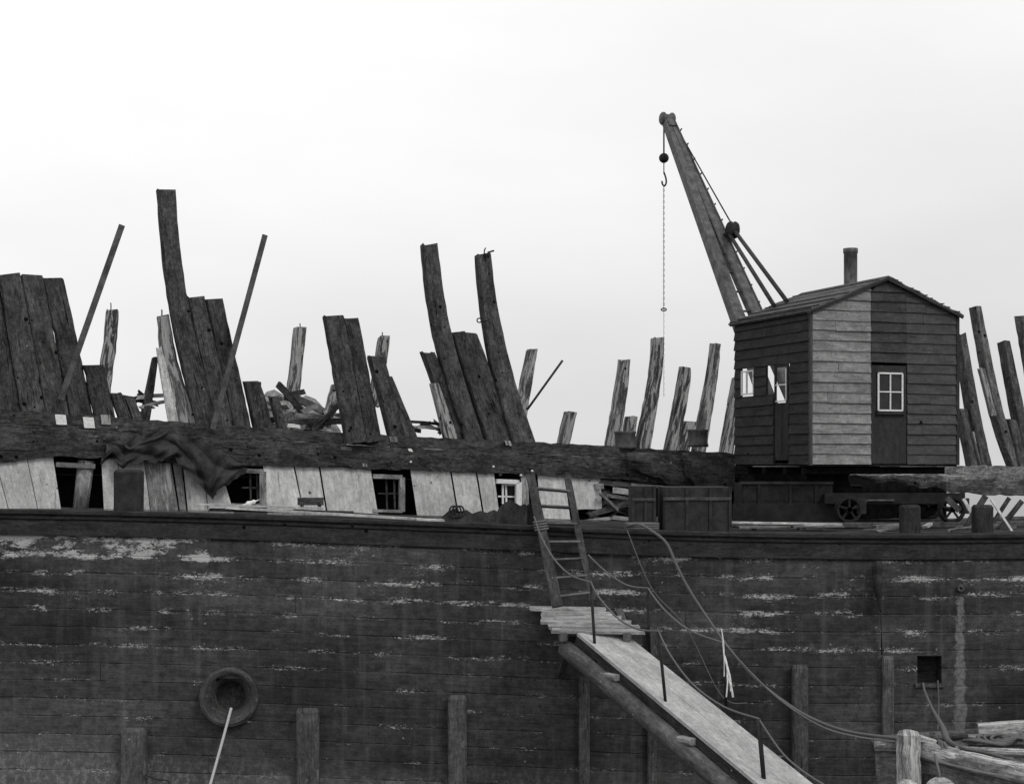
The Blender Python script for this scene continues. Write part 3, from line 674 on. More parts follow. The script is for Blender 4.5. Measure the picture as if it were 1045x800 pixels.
NL = V((-DL.y, DL.x, 0)); NL = NL if NL.x < 0 else -NL
NR = V((DR.y, -DR.x, 0))
gab = lambda s: HH+RISE*(1-abs(s-LR/2)/(LR/2))
wx0, wx1, wz0, wz1 = 1.33, 1.82, 6.13-CH, 6.78-CH
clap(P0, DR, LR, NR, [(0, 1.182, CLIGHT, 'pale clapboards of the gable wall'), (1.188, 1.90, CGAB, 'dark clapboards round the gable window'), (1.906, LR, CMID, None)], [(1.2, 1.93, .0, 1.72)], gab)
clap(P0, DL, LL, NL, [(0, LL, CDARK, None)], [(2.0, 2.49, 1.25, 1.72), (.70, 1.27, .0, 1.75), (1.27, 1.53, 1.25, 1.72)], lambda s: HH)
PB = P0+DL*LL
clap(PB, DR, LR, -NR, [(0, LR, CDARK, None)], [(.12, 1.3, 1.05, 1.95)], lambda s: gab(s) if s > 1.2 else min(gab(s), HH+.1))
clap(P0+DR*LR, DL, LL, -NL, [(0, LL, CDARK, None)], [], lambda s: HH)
def cbox(name, mat, P, D, N, s0, s1, z0, z1, n0, n1, parent=crane, label=None, ch=.05):
    c = P+D*((s0+s1)/2)+N*((n0+n1)/2)
    return MB().beam([c+ZN*z0, c+ZN*z1], s1-s0, n1-n0, N, 0, ch, step=9).build(name, mat, parent, label)
cbox('corner_board', CMID, P0, DR, NR, -.035, .012, -.03, HH, -.02, .042)
cbox('corner_board', CDARK, P0, DR, NR, LR-.03, LR+.03, -.03, HH, -.04, .04)
cbox('wall_panel', CDARK, P0, DR, NR, 1.2, 1.91, .0, wz0-.06, .0, .012, label='flat dark panel below the gable window')
cbox('wall_panel', CDARK, P0, DR, NR, 1.2, wx0-.03, wz0-.06, 1.72, .0, .012); cbox('wall_panel', CDARK, P0, DR, NR, wx1+.03, 1.91, wz0-.06, 1.72, .0, .012)
wf = MB()
def bar(m, P, D, N, s0, z0, s1, z1, w, n): m.beam([P+D*s0+ZN*z0+N*n, P+D*s1+ZN*z1+N*n], w, .03, N, 0, .1, step=9)
for (a, b, c, d) in ((wx0, wz0, wx1, wz0), (wx0, wz1, wx1, wz1), (wx0, wz0, wx0, wz1), (wx1, wz0, wx1, wz1)): bar(wf, P0, DR, NR, a, b, c, d, .030, .03)
wfo = wf.build('window', WP, crane)
wf = MB(); bar(wf, P0, DR, NR, (wx0+wx1)/2, wz0, (wx0+wx1)/2, wz1, .022, .026); wf.build('glazing_bar', WP, wfo)
wf = MB(); bar(wf, P0, DR, NR, wx0, (wz0+wz1)/2, wx1, (wz0+wz1)/2, .022, .0255); wf.build('glazing_bar', WP, wfo)
cbox('wall_panel', CDARK, P0, DR, NR, wx0-.03, wx1+.03, wz1+.015, 1.72, .0, .0125)
gp = MB(); q = [P0+DR*wx0+ZN*wz0, P0+DR*wx1+ZN*wz0, P0+DR*wx1+ZN*wz1, P0+DR*wx0+ZN*wz1]; gp.quad([p+NR*.012 for p in q]); gp.build('pane', GLASS, wfo)
cbox('window_sill', CDARK, P0, DR, NR, wx0-.05, wx1+.05, wz0-.07, wz0-.025, .0, .07)
# left wall: door with a glazed top, small window
dz0, dz1 = .06, 1.08
door = cbox('door', CDARK, P0, DL, NL, .74, 1.22, dz0, dz1, -.01, .012)
m = MB()
for (a, b, c, d, w) in ((.76,1.08,.76,1.72,.05),(1.2,1.08,1.2,1.72,.05),(.74,1.74,1.22,1.74,.05),(.98,.06,.98,1.08,.03)): bar(m, P0, DL, NL, a, b, c, d, w, .012)
m.build('door_frame', CDARK, crane)
m = MB()
for (a, b, c, d) in ((.80,1.11,.80,1.68),(.80,1.11,1.16,1.11),(.80,1.4,1.16,1.4)): bar(m, P0, DL, NL, a, b, c, d, .022, .02)
m.build('door_window', WP, crane)
cbox('wall_panel', CDARK, P0, DL, NL, 1.55, 1.97, 1.25, 1.78, -.01, .012)
cbox('wall_panel', CDARK, P0, DL, NL, .0, .0, .0, .0, 0, 0) if False else None
m = MB()
for (a, b, c, d) in ((2.02,1.27,2.02,1.72),(2.47,1.27,2.47,1.72),(2.02,1.29,2.47,1.29),(2.02,1.71,2.47,1.71),(2.28,1.29,2.28,1.71)): bar(m, P0, DL, NL, a, b, c, d, .03, .01)
m.build('side_window', WP, crane)
# house floor and underframe
cc = P0+DL*LL/2+DR*LR/2
m = MB(); m.beam([cc-DR*LR/2-ZN*.02-NR*0, cc+DR*LR/2-ZN*.02], LL, .06, ZN, 0, .02, step=9); m.build('floor', VOID, crane)
for q in (.35, 1.0, 1.75, 2.4): beamo('floor_beam', VOID, [P0+DL*q-ZN*.12+DR*.05, P0+DL*q-ZN*.12+DR*(LR-.05)], .12, .13, crane, ZN)
# roof
rf = []
def roofslope(s0, s1, z0, z1, rag):
    m = MB(); nn = 18; th = .03; r0 = []; r1 = []
    fr_, bk = -.10, LL+.12
    cs = []; uvr = []
    for i in range(nn+1):
        f = i/nn; s_ = s0+(s1-s0)*f; z = z0+(z1-z0)*f+(random.uniform(-.012,.012) if rag and 0 < i < nn else 0)
        z += .0
        a = P0+DR*s_+ZN*z
        cs.append([a+DL*fr_, a+DL*(bk), a+DL*(bk)-ZN*th, a+DL*fr_-ZN*th]); uvr.append([(0, f*1.6),(2.9, f*1.6),(3, f*1.6),(5.9, f*1.6),(6, f*1.6)])
    m.loft(cs, [[(q[1], q[0]) for q in r] for r in uvr]); return m
ez = RISE*(-.12)/(LR/2)
rl = roofslope(-.09, LR/2, HH+ez+.04, HH+RISE+.035, True).build('roof', ROOF, crane)
rr = roofslope(LR+.08, LR/2+.002, HH+ez+.04, HH+RISE+.033, True).build('roof', ROOF, crane)
m = MB()
for q in range(5):
    s_ = .1+q*.3; z = HH+.035+RISE*s_/(LR/2); m.beam([P0+DR*s_+DL*(-.1)+ZN*z, P0+DR*s_+DL*(LL+.12)+ZN*z], .03, .012, ZN, 0, .1, step=9)
m.build('roof_batten', CDARK, rl)
m = MB(); 
for q in range(9):
    s_ = LR/2+.12+q*.16+random.uniform(-.05,.05); z = HH+.036+RISE*(1-(s_-LR/2)/(LR/2)); m.beam([P0+DR*s_+DL*(-.105)+ZN*(z-random.uniform(.004,.014)), P0+DR*s_+DL*(LL+.12)+ZN*z], random.uniform(.05,.12), .016, ZN, .1, .1, step=.3)
m.build('roof_batten', CDARK, rr)
beamo('barge_board', CDARK, [P0+DR*(-.12)+NR*.085+ZN*(HH+ez-.02), P0+DR*(LR/2)+NR*.085+ZN*(HH+RISE-.02)], .05, .025, crane, NR)
beamo('barge_board', CDARK, [P0+DR*(LR/2)+NR*.087+ZN*(HH+RISE-.02), P0+DR*(LR+.07)+NR*.087+ZN*(HH+ez-.0)], .05, .025, crane, NR, .12)
beamo('eave_board', CDARK, [P0+NL*.06-DL*.1+ZN*(HH-.02), P0+NL*.06+DL*(LL+.1)+ZN*(HH-.02)], .09, .03, crane, NL)
fc = U(868, 292, 28.9); fr0 = 6.8/F*28.9
MB().lathe((fc.x, 28.9, fc.z-.25), ZN, [(fr0*1.15,0),(fr0*1.15,.12),(fr0,.13),(fr0,.85),(fr0*1.1,.86),(fr0*1.1,.94),(fr0*.9,.94),(fr0*.85,.5),(0,.5)], 24).build('funnel', JIBM, crane)
# jib
base = U(764.5, 328, 32.4); jd = V((-.34, .94, 0)).normalized(); head = U(682, 124, 35.9)
ax = (head-base); foot = base-ax*(2.4/ax.z)
perp = DR; jn = perp.cross(ax).normalized()
def jl(sgn, f): p = foot.lerp(head, f); w = .30*(1-f)+.02; return p+perp*sgn*w
for sgn in (-1, 1):
    m = MB(); fs = [q/14 for q in range(15)]
    m.beam([jl(sgn, f) for f in fs], [.30-.11*f for f in fs], [.20-.05*f for f in fs], jn, 0, .12, step=9)
    o = m.build('jib_leg', JIBM, crane)
    m = MB(); m.beam([jl(sgn, f)-jn*.0+perp*sgn*(.15-.055*f) for f in fs], .03, [.24-.05*f for f in fs], jn, 0, .1, step=9); m.build('flange', JIBM, o)
for f in (.36,.42,.48,.54,.60,.66,.72,.78,.84,.90,.95):
    m = MB(); m.tube([jl(-1, f)-perp*.03, jl(1, f)+perp*.1], .022, 6); m.build('jib_brace', IRONL, crane)
for f in np.linspace(.38,.96,12):
    p = jl(1, f)+perp*.12; MB().tube([p-jn*.1, p+jn*.12+perp*.03], .018, 5).build('climbing_iron', IRON, crane)
hx = head+ax.normalized()*.08
m = MB().lathe(hx-perp*.16, perp, [(0,0),(.12,0),(.15,.03),(.15,.07),(.11,.11),(.11,.21),(.15,.25),(.15,.29),(.12,.32),(0,.32)], 20); m.build('head_sheave', JIBM, crane)
m = MB().beam([head-ax.normalized()*.25, head+ax.normalized()*.14], [.26,.2], [.22,.18], jn, 0, .2, step=9); m.build('jib_head', JIBM, crane)
blk = U(747.5, 235, 33.6)
m = MB().lathe(blk-DR*.09, DR, [(0,0),(.17,0),(.19,.04),(.13,.06),(.13,.12),(.19,.14),(.17,.18),(0,.18)], 18); m.tube([blk, blk-DR*.18+V((0,.3,-.1))], .05, 8); m.build('pulley_block', IRON, crane)
MB().tube([hx+perp*.12, blk+V((0,0,.1))], .016, 6).build('stay_rope', IRON, crane)
MB().tube([blk+V((.02,0,.02)), U(803, 307.5, 29.3)], .042, 8).build('stay_rope', IRON, crane)
MB().tube([blk+V((-.06,0,-.1)), U(790, 312, 29.3)], .042, 8).build('stay_rope', IRON, crane)
hd = 36.1
MB().tube([U(677.5,124,hd), U(677.5,158,hd)], .018, 6).build('hoist_rope', IRON, crane)
bc = U(677.5, 161.5, hd); R = .115
MB().lathe(bc-ZN*R, ZN, [(R*math.sin(math.pi*q/12), R-R*math.cos(math.pi*q/12)) for q in range(13)], 20).build('ball_weight', IRON, crane)
m = MB(); m.tube([U(677.5,166,hd), U(677.5,178,hd)], .012, 6)
m.tube(curve([U(677.5,176,hd), U(679.5,182,hd), U(679.8,187,hd), U(678,190,hd), U(676,188,hd), U(675.6,185,hd)]), [.02]*41, 8)
m.build('hook', IRON, crane)
m = MB(); y = 190; q = 0
while y < 402:
    c = U(677.4, y+1.6, hd); ln, wd = .038, .014
    ax2 = V((1,0,0)) if q % 2 else V((0,1,0))
    m.tube([c+ax2*wd*math.cos(a)+ZN*ln*math.sin(a) for a in np.linspace(0, 6.28, 9)], .0065 if y < 316 else .003, 5); y += 2.9; q += 1
c = U(677.4, 316, hd); m.tube([c+V((math.cos(a)*.06,0,math.sin(a)*.03)) for a in np.linspace(0,6.28,13)], .015, 6)
m.build('chain', IRONL, None, 'long thin lifting chain hanging from the crane hook above the wreck', 'chain')
# carriage
def xb(px, d): return (px-522.5)/F*d
z0 = 4.15
cg = [('side_girder', TRUCK, 842, 985, 503, 514, 27.25, 27.35), ('side_girder', TRUCK, 832, 970, 503, 514, 28.5, 28.6)]
for (nm, mt, a, b, ya, yb, d0, d1) in cg:
    MB().box((xb(a,d0), d0, CH-(yb-473)/F*d0), (xb(b,d0), d1, CH-(ya-473)/F*d0)).build(nm, mt, crane)
MB().box((xb(842,27.25), 27.38, 4.52), (xb(985,27.25), 28.48, 4.66)).build('carriage_deck', VOID, crane)
gx0, gx1 = xb(757,27.5), xb(850,27.5)
g = MB().box((gx0, 27.5, 4.27), (gx1, 28.5, CH-(493-473)/F*27.5)).build('ballast_box', TRUCK, crane)
MB().beam([(gx0-.03, 27.485, 4.86), (gx1, 27.485, 4.86)], .05, .05, YN, 0, .1, step=9).build('top_flange', IRON, g)
MB().box((xb(748,27.4), 27.4, 4.17), (gx1+.1, 27.46, 4.5)).build('lower_plate', TRUCK, g)
m = MB()
for q in range(22):
    for zz in (4.56, 4.79): m.lathe((gx0+.05+(gx1-gx0-.1)*q/21, 27.497, zz), (0,-1,0), [(.016,-.01),(.013,.01),(0,.014)], 6)
m.build('rivet_row', IRON, g)
for q in (.3, .85, 1.3): MB().beam([(gx0+q, 27.485, 4.5), (gx0+q, 27.485, 4.83)], .05, .03, YN, 0, .1, step=9).build('stiffener', TRUCK, g)
MB().box((gx0+.3, 27.6, 4.9), (gx0+1.0, 28.2, 5.02)).build('toolbox', IRONL, crane) if False else None
tc = V((5.75, 28.6, 4.66)); MB().lathe(tc, ZN, [(0,0),(.62,0),(.62,.1),(.42,.12),(.36,.3),(.5,.42),(.5,.5),(0,.5)], 28).build('turntable', VOID, crane)
def wheel(x, d):
    c = V((x, d, 4.17+.235)); R = .225
    o = MB().lathe(c, (0,-1,0), [(R*.80,-.03),(R*.80,.03),(R*.98,.03),(R*.98,-.035),(R*1.1,-.04),(R*1.1,-.06),(R*.80,-.06),(R*.80,-.03)], 28, False).build('wheel', TRUCK, crane)
    m = MB().lathe(c, (0,-1,0), [(0,.05),(.05,.05),(.055,-.05),(0,-.05)], 14, False)
    for k in range(5):
        a = 2*math.pi*k/5+.3; v_ = V((math.cos(a), 0, math.sin(a))); m.beam([c+v_*.03, c+v_*R*.84], .04, .03, YN, 0, .2, step=9)
    m.build('spokes', TRUCK, o); return o
xw0, xw1 = xb(866,27.2), xb(971,27.2)
for x in (xw0, xw1):
    wheel(x, 27.15); wheel(x, 28.65)
    MB().tube([(x, 27.1, 4.405), (x, 28.7, 4.405)], .045, 10).build('axle', IRON, crane)
    MB().box((x+.14, 27.16, 4.33), (x+.30, 27.24, 4.6)).build('axle_guard', IRON, crane)
MB().tube([(xw0+.1, 27.22, 4.45), (xw0+.35, 27.22, 4.56), (xw0+.8, 27.22, 4.56)], .02, 6).build('brake_rod', IRONL, crane)

random.seed(21)
for i in range(16):                    # litter round the crane wheels
    px = random.uniform(752, 985); d = random.uniform(25.2, 27.0); p = U(px, 540, d); p.z = sheer(p.x)+.0; an = random.gauss(0, .5); l = random.uniform(.12, .45)
    q = p+V((math.cos(an)*l, math.sin(an)*l, random.uniform(0, .08))); p.z += .01
    MB().beam([p, q], random.uniform(.03,.12), random.uniform(.02,.05), ZN, .15, .06, step=.1, endjit=.04).build('wood_scrap', random.choice([OLD, PLANK, PLANKL, OLD_R]), None, 'small scrap of wood littering the deck round the crane wheels', 'scrap wood', 'wood scraps on deck round the crane wheels')
# trestle of crossed timbers at right
tr = thing('trestle', U(1006,545,26), 'rough trestle of crossed dark and pale timbers on the barge deck right of the crane', 'trestle')
for (a, b, c, d, w, mt, dd) in ((983,509,1001,541,3.5,PLANKL,26.3),(1006,506,980,546,6,OLD,26.2),(1011,509,1036,547,2.2,WP,26.0),(1043,511,1020,540,5,OLD,26.5),(1030,508,1013,534,4,OLD,26.6),(1008,537,1037,537,5,PLANK,26.6),(1003,545,1010,519,3,WP,25.9),(966,508,979,521,6,OLD,26.9)):
    A, B = U(a, b, dd), U(c, d, dd)
    MB().beam([A, B], w/F*dd, .05, YN, .03, .1).build('trestle_timber', mt, tr)

# ------------------------------------------------------------------ ladder, landing stage, gangway
lad = thing('ladder', U(587,618,23.9), 'wooden ladder leaning from the landing stage over the barge rail', 'ladder')
LT, LB = U(541,484,24.62), U(569,619,23.72); RT, RB = U(579,487,24.65), U(604.5,613,23.76)
ln = (LB-LT).cross(RT-LT).normalized()
MB().beam([LT, LB], [.14,.17], .07, YN, .01, .2).build('stile', LADW, lad)
MB().beam([RT, RB], [.11,.105], .07, YN, .01, .2).build('stile', LADW, lad)
for q, yy in enumerate((499.5,517.5,535.5,554.5,572.5,590.5,608.5)):
    f = (yy-485)/133.; A = LT.lerp(LB, f); B = RT.lerp(RB, f+.01)
    MB().beam([A, B], .075, .03, (LB-LT).cross(V((1,0,0))).cross(V((1,0,0))).normalized(), .0, .15, step=9).build('rung', LADR, lad)
stg = thing('landing_stage', U(600,640,23.6), 'small weathered plank landing stage fixed to the barge side at the ladder foot', 'landing stage')
SD = 24.44
for q in range(6):
    f = q/6; f1 = (q+.93)/6
    dA = SD-1.3*f; dB = SD-1.3*f1; dm = (dA+dB)/2; y = 619.5+27*(f+f1)/2
    xl = 543+20*(f+f1)/2+random.uniform(-4, 3) + (6 if q == 1 else 0); xr = 616+46*(f+f1)/2+random.uniform(-3, 3)
    A, B = U(xl, y-.6+random.uniform(-.6,.6), dm), U(xr, y+.5, dm)
    MB().beam([A, B], .205, .045, (ZN+YN*-.1).normalized(), .02, .06, endjit=.02).build('stage_plank', STAGE, stg)
for px in (575, 640):
    MB().beam([U(px-8,626,24.45), U(px,650,23.15)], .12, .13, ZN, .01, .1).build('stage_bearer', SPAR, stg)
MB().beam([U(572,690,24.45), U(584,652,23.5)], .1, .1, YN, .01, .1).build('stage_brace', SPAR, stg)
gw = thing('gangway', U(700,740,22), 'sloping plank gangway on a round spar running down from the landing stage towards the camera', 'gangway')
A = U(611,645.5,23.35); B = U(800,800,20.0); dv = B-A; A0 = A-dv*.0; B2 = B+dv*.45
hz = V((dv.x, dv.y, 0)).normalized(); side = V((-hz.y, hz.x, 0)); side = side if side.x > 0 else -side
up = side.cross(dv).normalized(); up = up if up.z > 0 else -up
GWW = .80
for q in range(2):
    o = (q-.5)*GWW/2; MB().beam([A0+side*o, B2+side*o], GWW/2-.006, .05, up, .004, .04, step=.5).build('gangway_plank', GANG, gw)
MB().beam([A0-side*(GWW/2-.03)-up*.09, B2-side*(GWW/2-.03)-up*.09], .05, .11, up, .01, .1).build('edge_bearer', BARGEW, gw)
MB().beam([A0+side*(GWW/2-.06)-up*.09, B2+side*(GWW/2-.06)-up*.09], .05, .11, up, .01, .1).build('edge_bearer', BARGEW, gw)
sA = A0-side*(GWW/2+.02)-up*.30-dv*.035; sB = B2-side*(GWW/2+.02)-up*.30
MB().tube([sA.lerp(sB, q/20) for q in range(21)], [.135+.004*random.uniform(-1,1) for q in range(21)], 20).build('spar', SPAR, gw)
for f in (.24, .66, 1.1):
    p = A+dv*f-side*(GWW/2+.03)-up*.15; MB().beam([p-hz*.14, p+hz*.14], .14, .09, ZN, .05, .25).build('chock', STAGE, gw)
def stn(pxa, pya, pxb, pyb, d, da=None, r=.022): 
    a, b = U(pxa, pya, da or d), U(pxb, pyb, d); MB().tube([a, b], r, 8).build('stanchion', IRON, gw); return a
d1 = 23.0-.35; d2 = 21.7; d3 = 20.3
s1 = stn(603,594,608,676,22.9); s2 = stn(672,644,681,735,21.55); s3 = stn(774,733,781,812,20.0,None,.03)
r1 = stn(661,600,663,668,23.4); r2 = stn(739,656,741,722,22.2)
def kinked(*runs):
    o = []
    for r in runs: o += curve(r, 8)[(1 if o else 0):]
    return o
MB().tube(kinked([U(545,527,24.2), U(553,549,24.0), U(566,571,23.7), U(583,587,23.3), s1], [s1, U(611,609,22.7), U(631,631,22.2), U(652,642,21.9), s2], [s2, U(684,668,21.3), U(707,698,21.0), U(739,721,20.5), s3], [s3, U(802,772,19.7), U(840,800,19.2), U(870,812,19)]), .014, 7).build('hand_rope', ROPE, gw)
MB().tube(kinked([U(600,566,24.0), U(618,583,23.9), U(640,597,23.6), r1], [r1, U(678,622,23.1), U(704,643,22.7), r2], [r2, U(768,688,22.1), U(800,717,21.9), U(838,741,21.9), U(872,751,21.9), U(914,757,21.9)]), .014, 7).build('hand_rope', ROPE, gw)
m = MB()
for q in range(4): 
    c = LT.lerp(LB, .365+q*.02); m.tube([c+V((math.cos(a)*.1, math.sin(a)*.06, .015*math.cos(a))) for a in np.linspace(0, 6.28, 12)], .018, 6)
m.build('lashing', ROPE, lad)
MB().tube(curve([U(640,537,24.6), U(652,535,24.3), U(664,541,24.25), U(680,554,24.2), U(691,578,24.15), U(706,606,24.1), U(739,655,23.9), U(765,686,23.6), U(790,708,23.3), U(825,731,22.9), U(865,746,22.4), U(916,753,21.9)]), .023, 8).build('mooring_rope', ROPE, None, 'long mooring rope sagging from the coil on the barge rail to the small boat', 'rope')
MB().tube(curve([U(640,541,24.32), U(665,600,24.3), U(700,640,24.3), U(730,700,24.3), U(745,716,24.3), U(762,717,24.3)]), .009, 6).build('thin_line', ROPE, None, 'thin slack line hanging down the barge side right of the gangway', 'rope')
MB().tube(curve([U(236,722,24.35), U(228,752,24.2), U(213,806,23.9)]), .022, 8).build('hawser', ROPEL, None, 'pale rope hanging out of the round hawse pipe', 'rope')
m = MB()
for (x0, y0, x1, y1, w) in ((736,641,739,668,.012),(739,668,748,711,.028),(742,682,741,711,.02),(737,650,739,690,.012),(743,690,746,705,.03)):
    m.beam([U(x0,y0,22.1), U((x0+x1)/2+1,(y0+y1)/2,22.08), U(x1,y1,22.1)], w, .02, YN, .2, .2, step=.08)
m.build('rag_strip', RAG, None, 'torn white rag strips tied to the far gangway stanchion', 'rag')
m = MB(); m.tube(curve([U(896,572,24.38), U(897,585,24.36), U(896,600,24.36), U(899,622,24.38), U(901,668,24.42)]), [.035]*17+[.03]*8+[.01]*8, 8) if False else m.tube(curve([U(896,572,24.38), U(897,586,24.35), U(896,600,24.35), U(899,624,24.37)], 6), [.03,.05,.06,.07,.06,.05,.04,.05,.07,.08,.08,.07,.06,.06,.05,.04,.03,.02,.015], 8)
m.tube([U(899,622,24.37), U(900,668,24.42)], .012, 6); m.build('hanging_shackle', IRON, None, 'dark iron shackle and rope hanging on the barge side under the crane', 'shackle')
MB().tube(curve([U(942,697,24.45), U(944,706,24.2), U(952,724,23.7), U(962,742,23.2), U(968,756,22.8), U(985,764,22.2), U(1010,769,21.6), U(1050,780,21)]), [.02+.03*math.exp(-((q-28)/9)**2) for q in range(57)], 8).build('boat_painter', ROPE, None, 'dark rope running from the square side port down into the small boat', 'rope')
MB().tube(curve([U(957,694,24.42), U(958,720,24.4), U(957,745,24.2)]), .012, 6).build('thin_line', ROPE, None, 'thin line hanging straight down from the square side port', 'rope')
MB().tube(curve([U(148,790,24.3), U(160,795,24.28), U(172,797,24.28), U(173,812,24.3)]), .012, 6).build('bent_wire', IRON, None, 'bent dark wire at the lower left of the barge side', 'wire')

# ------------------------------------------------------------------ the small boat
boat = thing('small_boat', U(1000,800,21.8), 'weathered pale wooden boat moored against the barge, its blunt bow pointing left', 'boat')
near = [U(893,760,22.1), U(918,761,21.95), U(945,766,21.7), U(985,776,21.2), U(1045,789,20.6), U(1130,806,20.0), U(1250,815,19.7)]
farr = [U(893,758,22.4), U(905,755,22.9), U(935,752,23.3), U(968,750,23.6), U(1010,747,23.85), U(1045,745,24.0), U(1130,742,24.15), U(1250,742,24.2)]
nc, fc_ = curve(near, 6), curve(farr, 6)
BW = wood('boat_wood', .24, 1.1, .1, patch=.35, patchcol=.5, objvar=.2); BWD = wood('boat_dark_wood', .12, 1.1, .1)
MB().tube(nc, [.08+.055*min(1, q/14)+.006*math.sin(q*1.7) for q in range(len(nc))], 14).build('near_gunwale', BW, boat)
MB().tube(fc_, .075, 10).build('far_gunwale', BWD, boat)
def side_(c, inw, name, mat):
    m = MB(); cs = []; uvr = []; L = 0
    for i, p in enumerate(c):
        if i: L += (p-c[i-1]).length
        r = []; u = []
        for q in range(6):
            g = q/5; r.append(V((p.x+.25*g*g*(1 if i < 12 else 0), p.y+inw*.45*g*g, p.z*(1-g)-.35*g))); u.append((g*1.2, L))
        cs.append(r); uvr.append(u)
    for i in range(len(cs)-1):
        for j in range(5): m.quad([cs[i][j], cs[i+1][j], cs[i+1][j+1], cs[i][j+1]], [uvr[i][j], uvr[i+1][j], uvr[i+1][j+1], uvr[i][j+1]], True)
    m.build(name, mat, boat)
side_(nc, .8, 'near_side', BWD); side_(fc_, -.6, 'far_side', BWD)
m = MB(); 
for i in range(20):
    a, b = i/20, (i+1)/20; A1, A2 = nc[int(a*(len(nc)-1))], nc[int(b*(len(nc)-1))]; F1, F2 = fc_[int(a*(len(fc_)-1))], fc_[int(b*(len(fc_)-1))]
    z = .35; m.quad([(A1.x,A1.y+.2,z),(A2.x,A2.y+.2,z),(F2.x,F2.y-.2,z),(F1.x,F1.y-.2,z)])
m.build('bottom_boards', BWD, boat)
MB().beam([U(889,760.5,22.2), U(922,760.5,22.2)], .12, .13, ZN, .02, .15).build('bow_rail', BWD, boat)
MB().beam([U(906,766,22.25), U(908,806,22.35)], [.34,.26], .1, YN, .03, .1).build('bow_transom', wood('flaking_white_wood', .1, 1., .2, patch=.75, patchcol=.6), boat)
MB().beam([U(928,812,21.6), U(927,750,21.6), U(927,746,21.62)], [.30,.29,.24], [.30,.28,.2], V((-.45,.88,0)).normalized(), .05, .22, step=.1).build('bow_post', BW, boat)
MB().beam([U(925,750,21.75), U(955,757,21.7)], [.12,.06], .16, YN, .03, .2).build('breast_hook', BW, boat)
for (a, b) in ((975,972),(1030,1030)):
    MB().beam([U(a,776 if a<1000 else 786,21.35 if a < 1000 else 20.9)+V((0,.1,-.12)), U(b-5,755,23.5)-V((0,0,.12))], .22, .05, ZN, .02, .08).build('thwart', BWD, boat)
MB().beam([U(998,744,23.6), U(1045,741,23.5), U(1120,740,23.4)], .18, .16, YN, .02, .1).build('rail_cap', BW, boat)
MB().beam([U(988,756,23.0), U(1040,755,22.9), U(1100,758,22.7)], .2, .2, ZN, .02, .3).build('loose_spar', BWD, None, 'dark heavy spar lying inside the small boat along its far rail', 'spar')
MB().tube([U(975,765,22.4), U(1040,768,22.1), U(1110,774,21.7)], .06, 10).build('loose_spar', BW, None, 'pale round pole lying inside the small boat beside its near rail', 'pole')
m = MB()
for q in range(4):
    c = U(956+q*3.2, 765.5+q*.7, 21.62-q*.05); m.tube([c+V((.03*math.sin(a+q), math.cos(a)*.135, math.sin(a)*.135)) for a in np.linspace(0, 6.28, 16)], .022, 7)
m.build('gunwale_lashing', ROPE, boat)
m = MB()
for q in range(5):
    c = U(1003+q*5, 757+q*.8, 22.9)+V((0,-.2,.06+.02*q)); R2 = .34-.03*q; m.tube([c+V((math.cos(a)*R2, math.sin(a)*R2*.7, .03*math.sin(2*a+q))) for a in np.linspace(0, 6.28, 26)], .024, 7)
m.build('rope_coil', ROPE, None, 'loose coil of rope heaped inside the small boat', 'rope coil')
for i, px in enumerate((972, 1000, 1028, 1056)):
    k = int((px-893)/ (1045-893) * 24); p = nc[min(k, len(nc)-1)]
    MB().beam([p+V((0,.1,-.06)), p+V((.03,.28,-.45)), p+V((.05,.5,-.8))], .08, .07, YN, .05, .2).build('rib', BWD, boat)
def fender(px, py, r, d, lab):
    c = U(px, py, d); t = thing('rope_fender', c, lab, 'fender')
    MB().lathe(c-ZN*r*1.2, ZN, [(r*math.sin(math.pi*q/12)**.8 if 0 < q < 12 else 0, r*1.2*(1-math.cos(math.pi*q/12))) for q in range(13)], 18).build('fender_body', BW, t)
    MB().tube([c+ZN*r, c+ZN*(r+.12)+V((0,.1,0)), c+ZN*(r+.3)+V((0,.3,0))], .018, 6).build('lanyard', ROPE, t)
fender(960, 815, .24, 20.9, 'round pale rope fender hanging over the near side of the small boat'); fender(926, 812, .19, 21.2, 'round pale rope fender hanging under the bow post of the small boat')

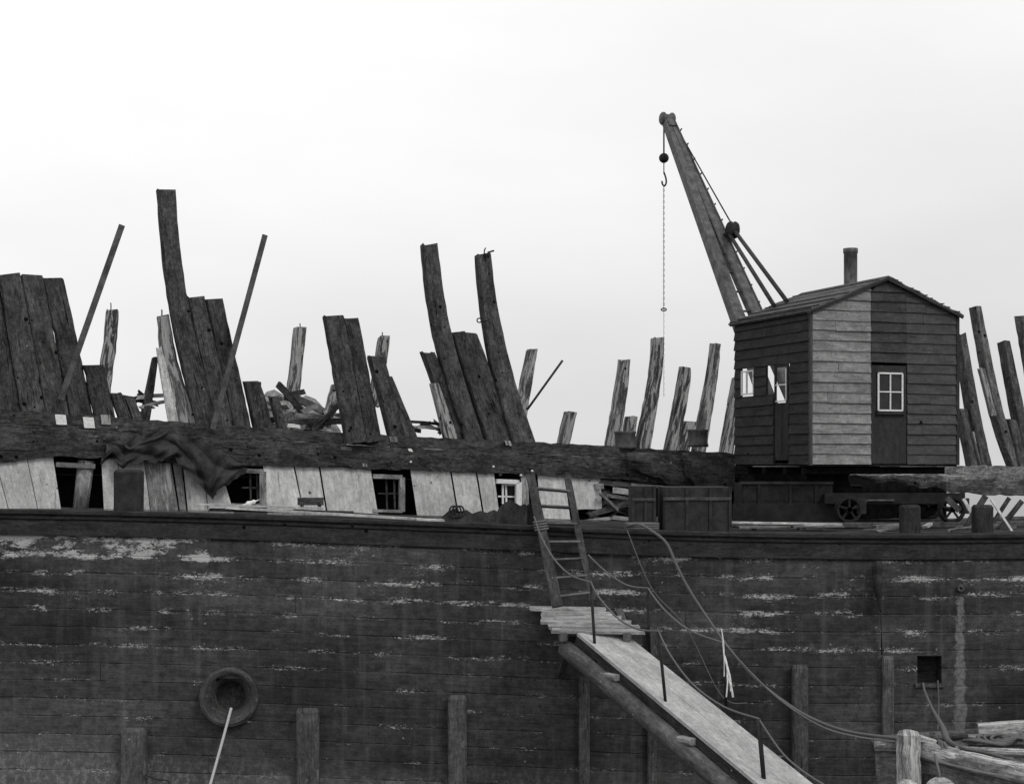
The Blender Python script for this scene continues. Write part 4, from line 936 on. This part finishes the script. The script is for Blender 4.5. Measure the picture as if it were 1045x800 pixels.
# ------------------------------------------------------------------ camera, light, sky
cam = bpy.data.cameras.new('camera'); co = bpy.data.objects.new('camera', cam); COL.objects.link(co); S.camera = co
co.location = (0, 0, CH); co.rotation_euler = (math.radians(90), 0, 0); cam.sensor_width = 36; cam.lens = F/1045*36; cam.shift_y = 73/1045; cam.clip_end = 9000; cam.clip_start = .1
SE, SA = 42, 140                              # sun elevation, azimuth clockwise from +Y
sun = bpy.data.lights.new('sun', 'SUN'); sun.energy = .95; sun.angle = math.radians(10); sun.color = (1, .98, .96)
so = bpy.data.objects.new('sun', sun); COL.objects.link(so)
dr = V((math.sin(math.radians(SA))*math.cos(math.radians(SE)), math.cos(math.radians(SA))*math.cos(math.radians(SE)), math.sin(math.radians(SE))))
so.rotation_euler = dr.to_track_quat('Z', 'Y').to_euler(); so.location = dr*50
w = bpy.data.worlds.new('World'); S.world = w; w.use_nodes = True; nt = w.node_tree; N = nt.nodes; Lk = nt.links; bg = N['Background']; bg.inputs[1].default_value = .1
sky = N.new('ShaderNodeTexSky'); sky.sky_type = 'NISHITA'; sky.sun_disc = False; sky.sun_elevation = math.radians(SE); sky.sun_rotation = math.radians(SA); sky.dust_density = 5; sky.air_density = 1
hs = N.new('ShaderNodeHueSaturation'); hs.inputs['Saturation'].default_value = 0; Lk.new(sky.outputs[0], hs.inputs['Color'])
tcn = N.new('ShaderNodeTexCoord'); dot = N.new('ShaderNodeVectorMath'); dot.operation = 'DOT_PRODUCT'; Lk.new(tcn.outputs['Generated'], dot.inputs[0]); dot.inputs[1].default_value = (-.22, 0, .97)
mr = N.new('ShaderNodeMapRange'); mr.interpolation_type = 'SMOOTHSTEP'; Lk.new(dot.outputs['Value'], mr.inputs[0])
for i, v_ in enumerate((-.12, .34, 7.3, 11.2)): mr.inputs[i+1].default_value = v_
nz = N.new('ShaderNodeTexNoise'); nz.inputs['Scale'].default_value = 3.; nz.inputs['Detail'].default_value = 4; mp = N.new('ShaderNodeMapping'); mp.inputs['Scale'].default_value = (1,1,3); Lk.new(tcn.outputs['Generated'], mp.inputs[0]); Lk.new(mp.outputs[0], nz.inputs['Vector'])
m2 = N.new('ShaderNodeMapRange'); Lk.new(nz.outputs[0], m2.inputs[0])
for i, v_ in enumerate((.25, .75, .93, 1.07)): m2.inputs[i+1].default_value = v_
mu = N.new('ShaderNodeMath'); mu.operation = 'MULTIPLY'; Lk.new(mr.outputs[0], mu.inputs[0]); Lk.new(m2.outputs[0], mu.inputs[1])
mx = N.new('ShaderNodeMix'); mx.data_type = 'RGBA'; mx.inputs[0].default_value = .88; Lk.new(hs.outputs[0], mx.inputs[6]); Lk.new(mu.outputs[0], mx.inputs[7]); Lk.new(mx.outputs[2], bg.inputs[0])
S.view_settings.view_transform = 'Standard'; S.view_settings.look = 'None'; S.view_settings.exposure = 0; S.view_settings.gamma = 1
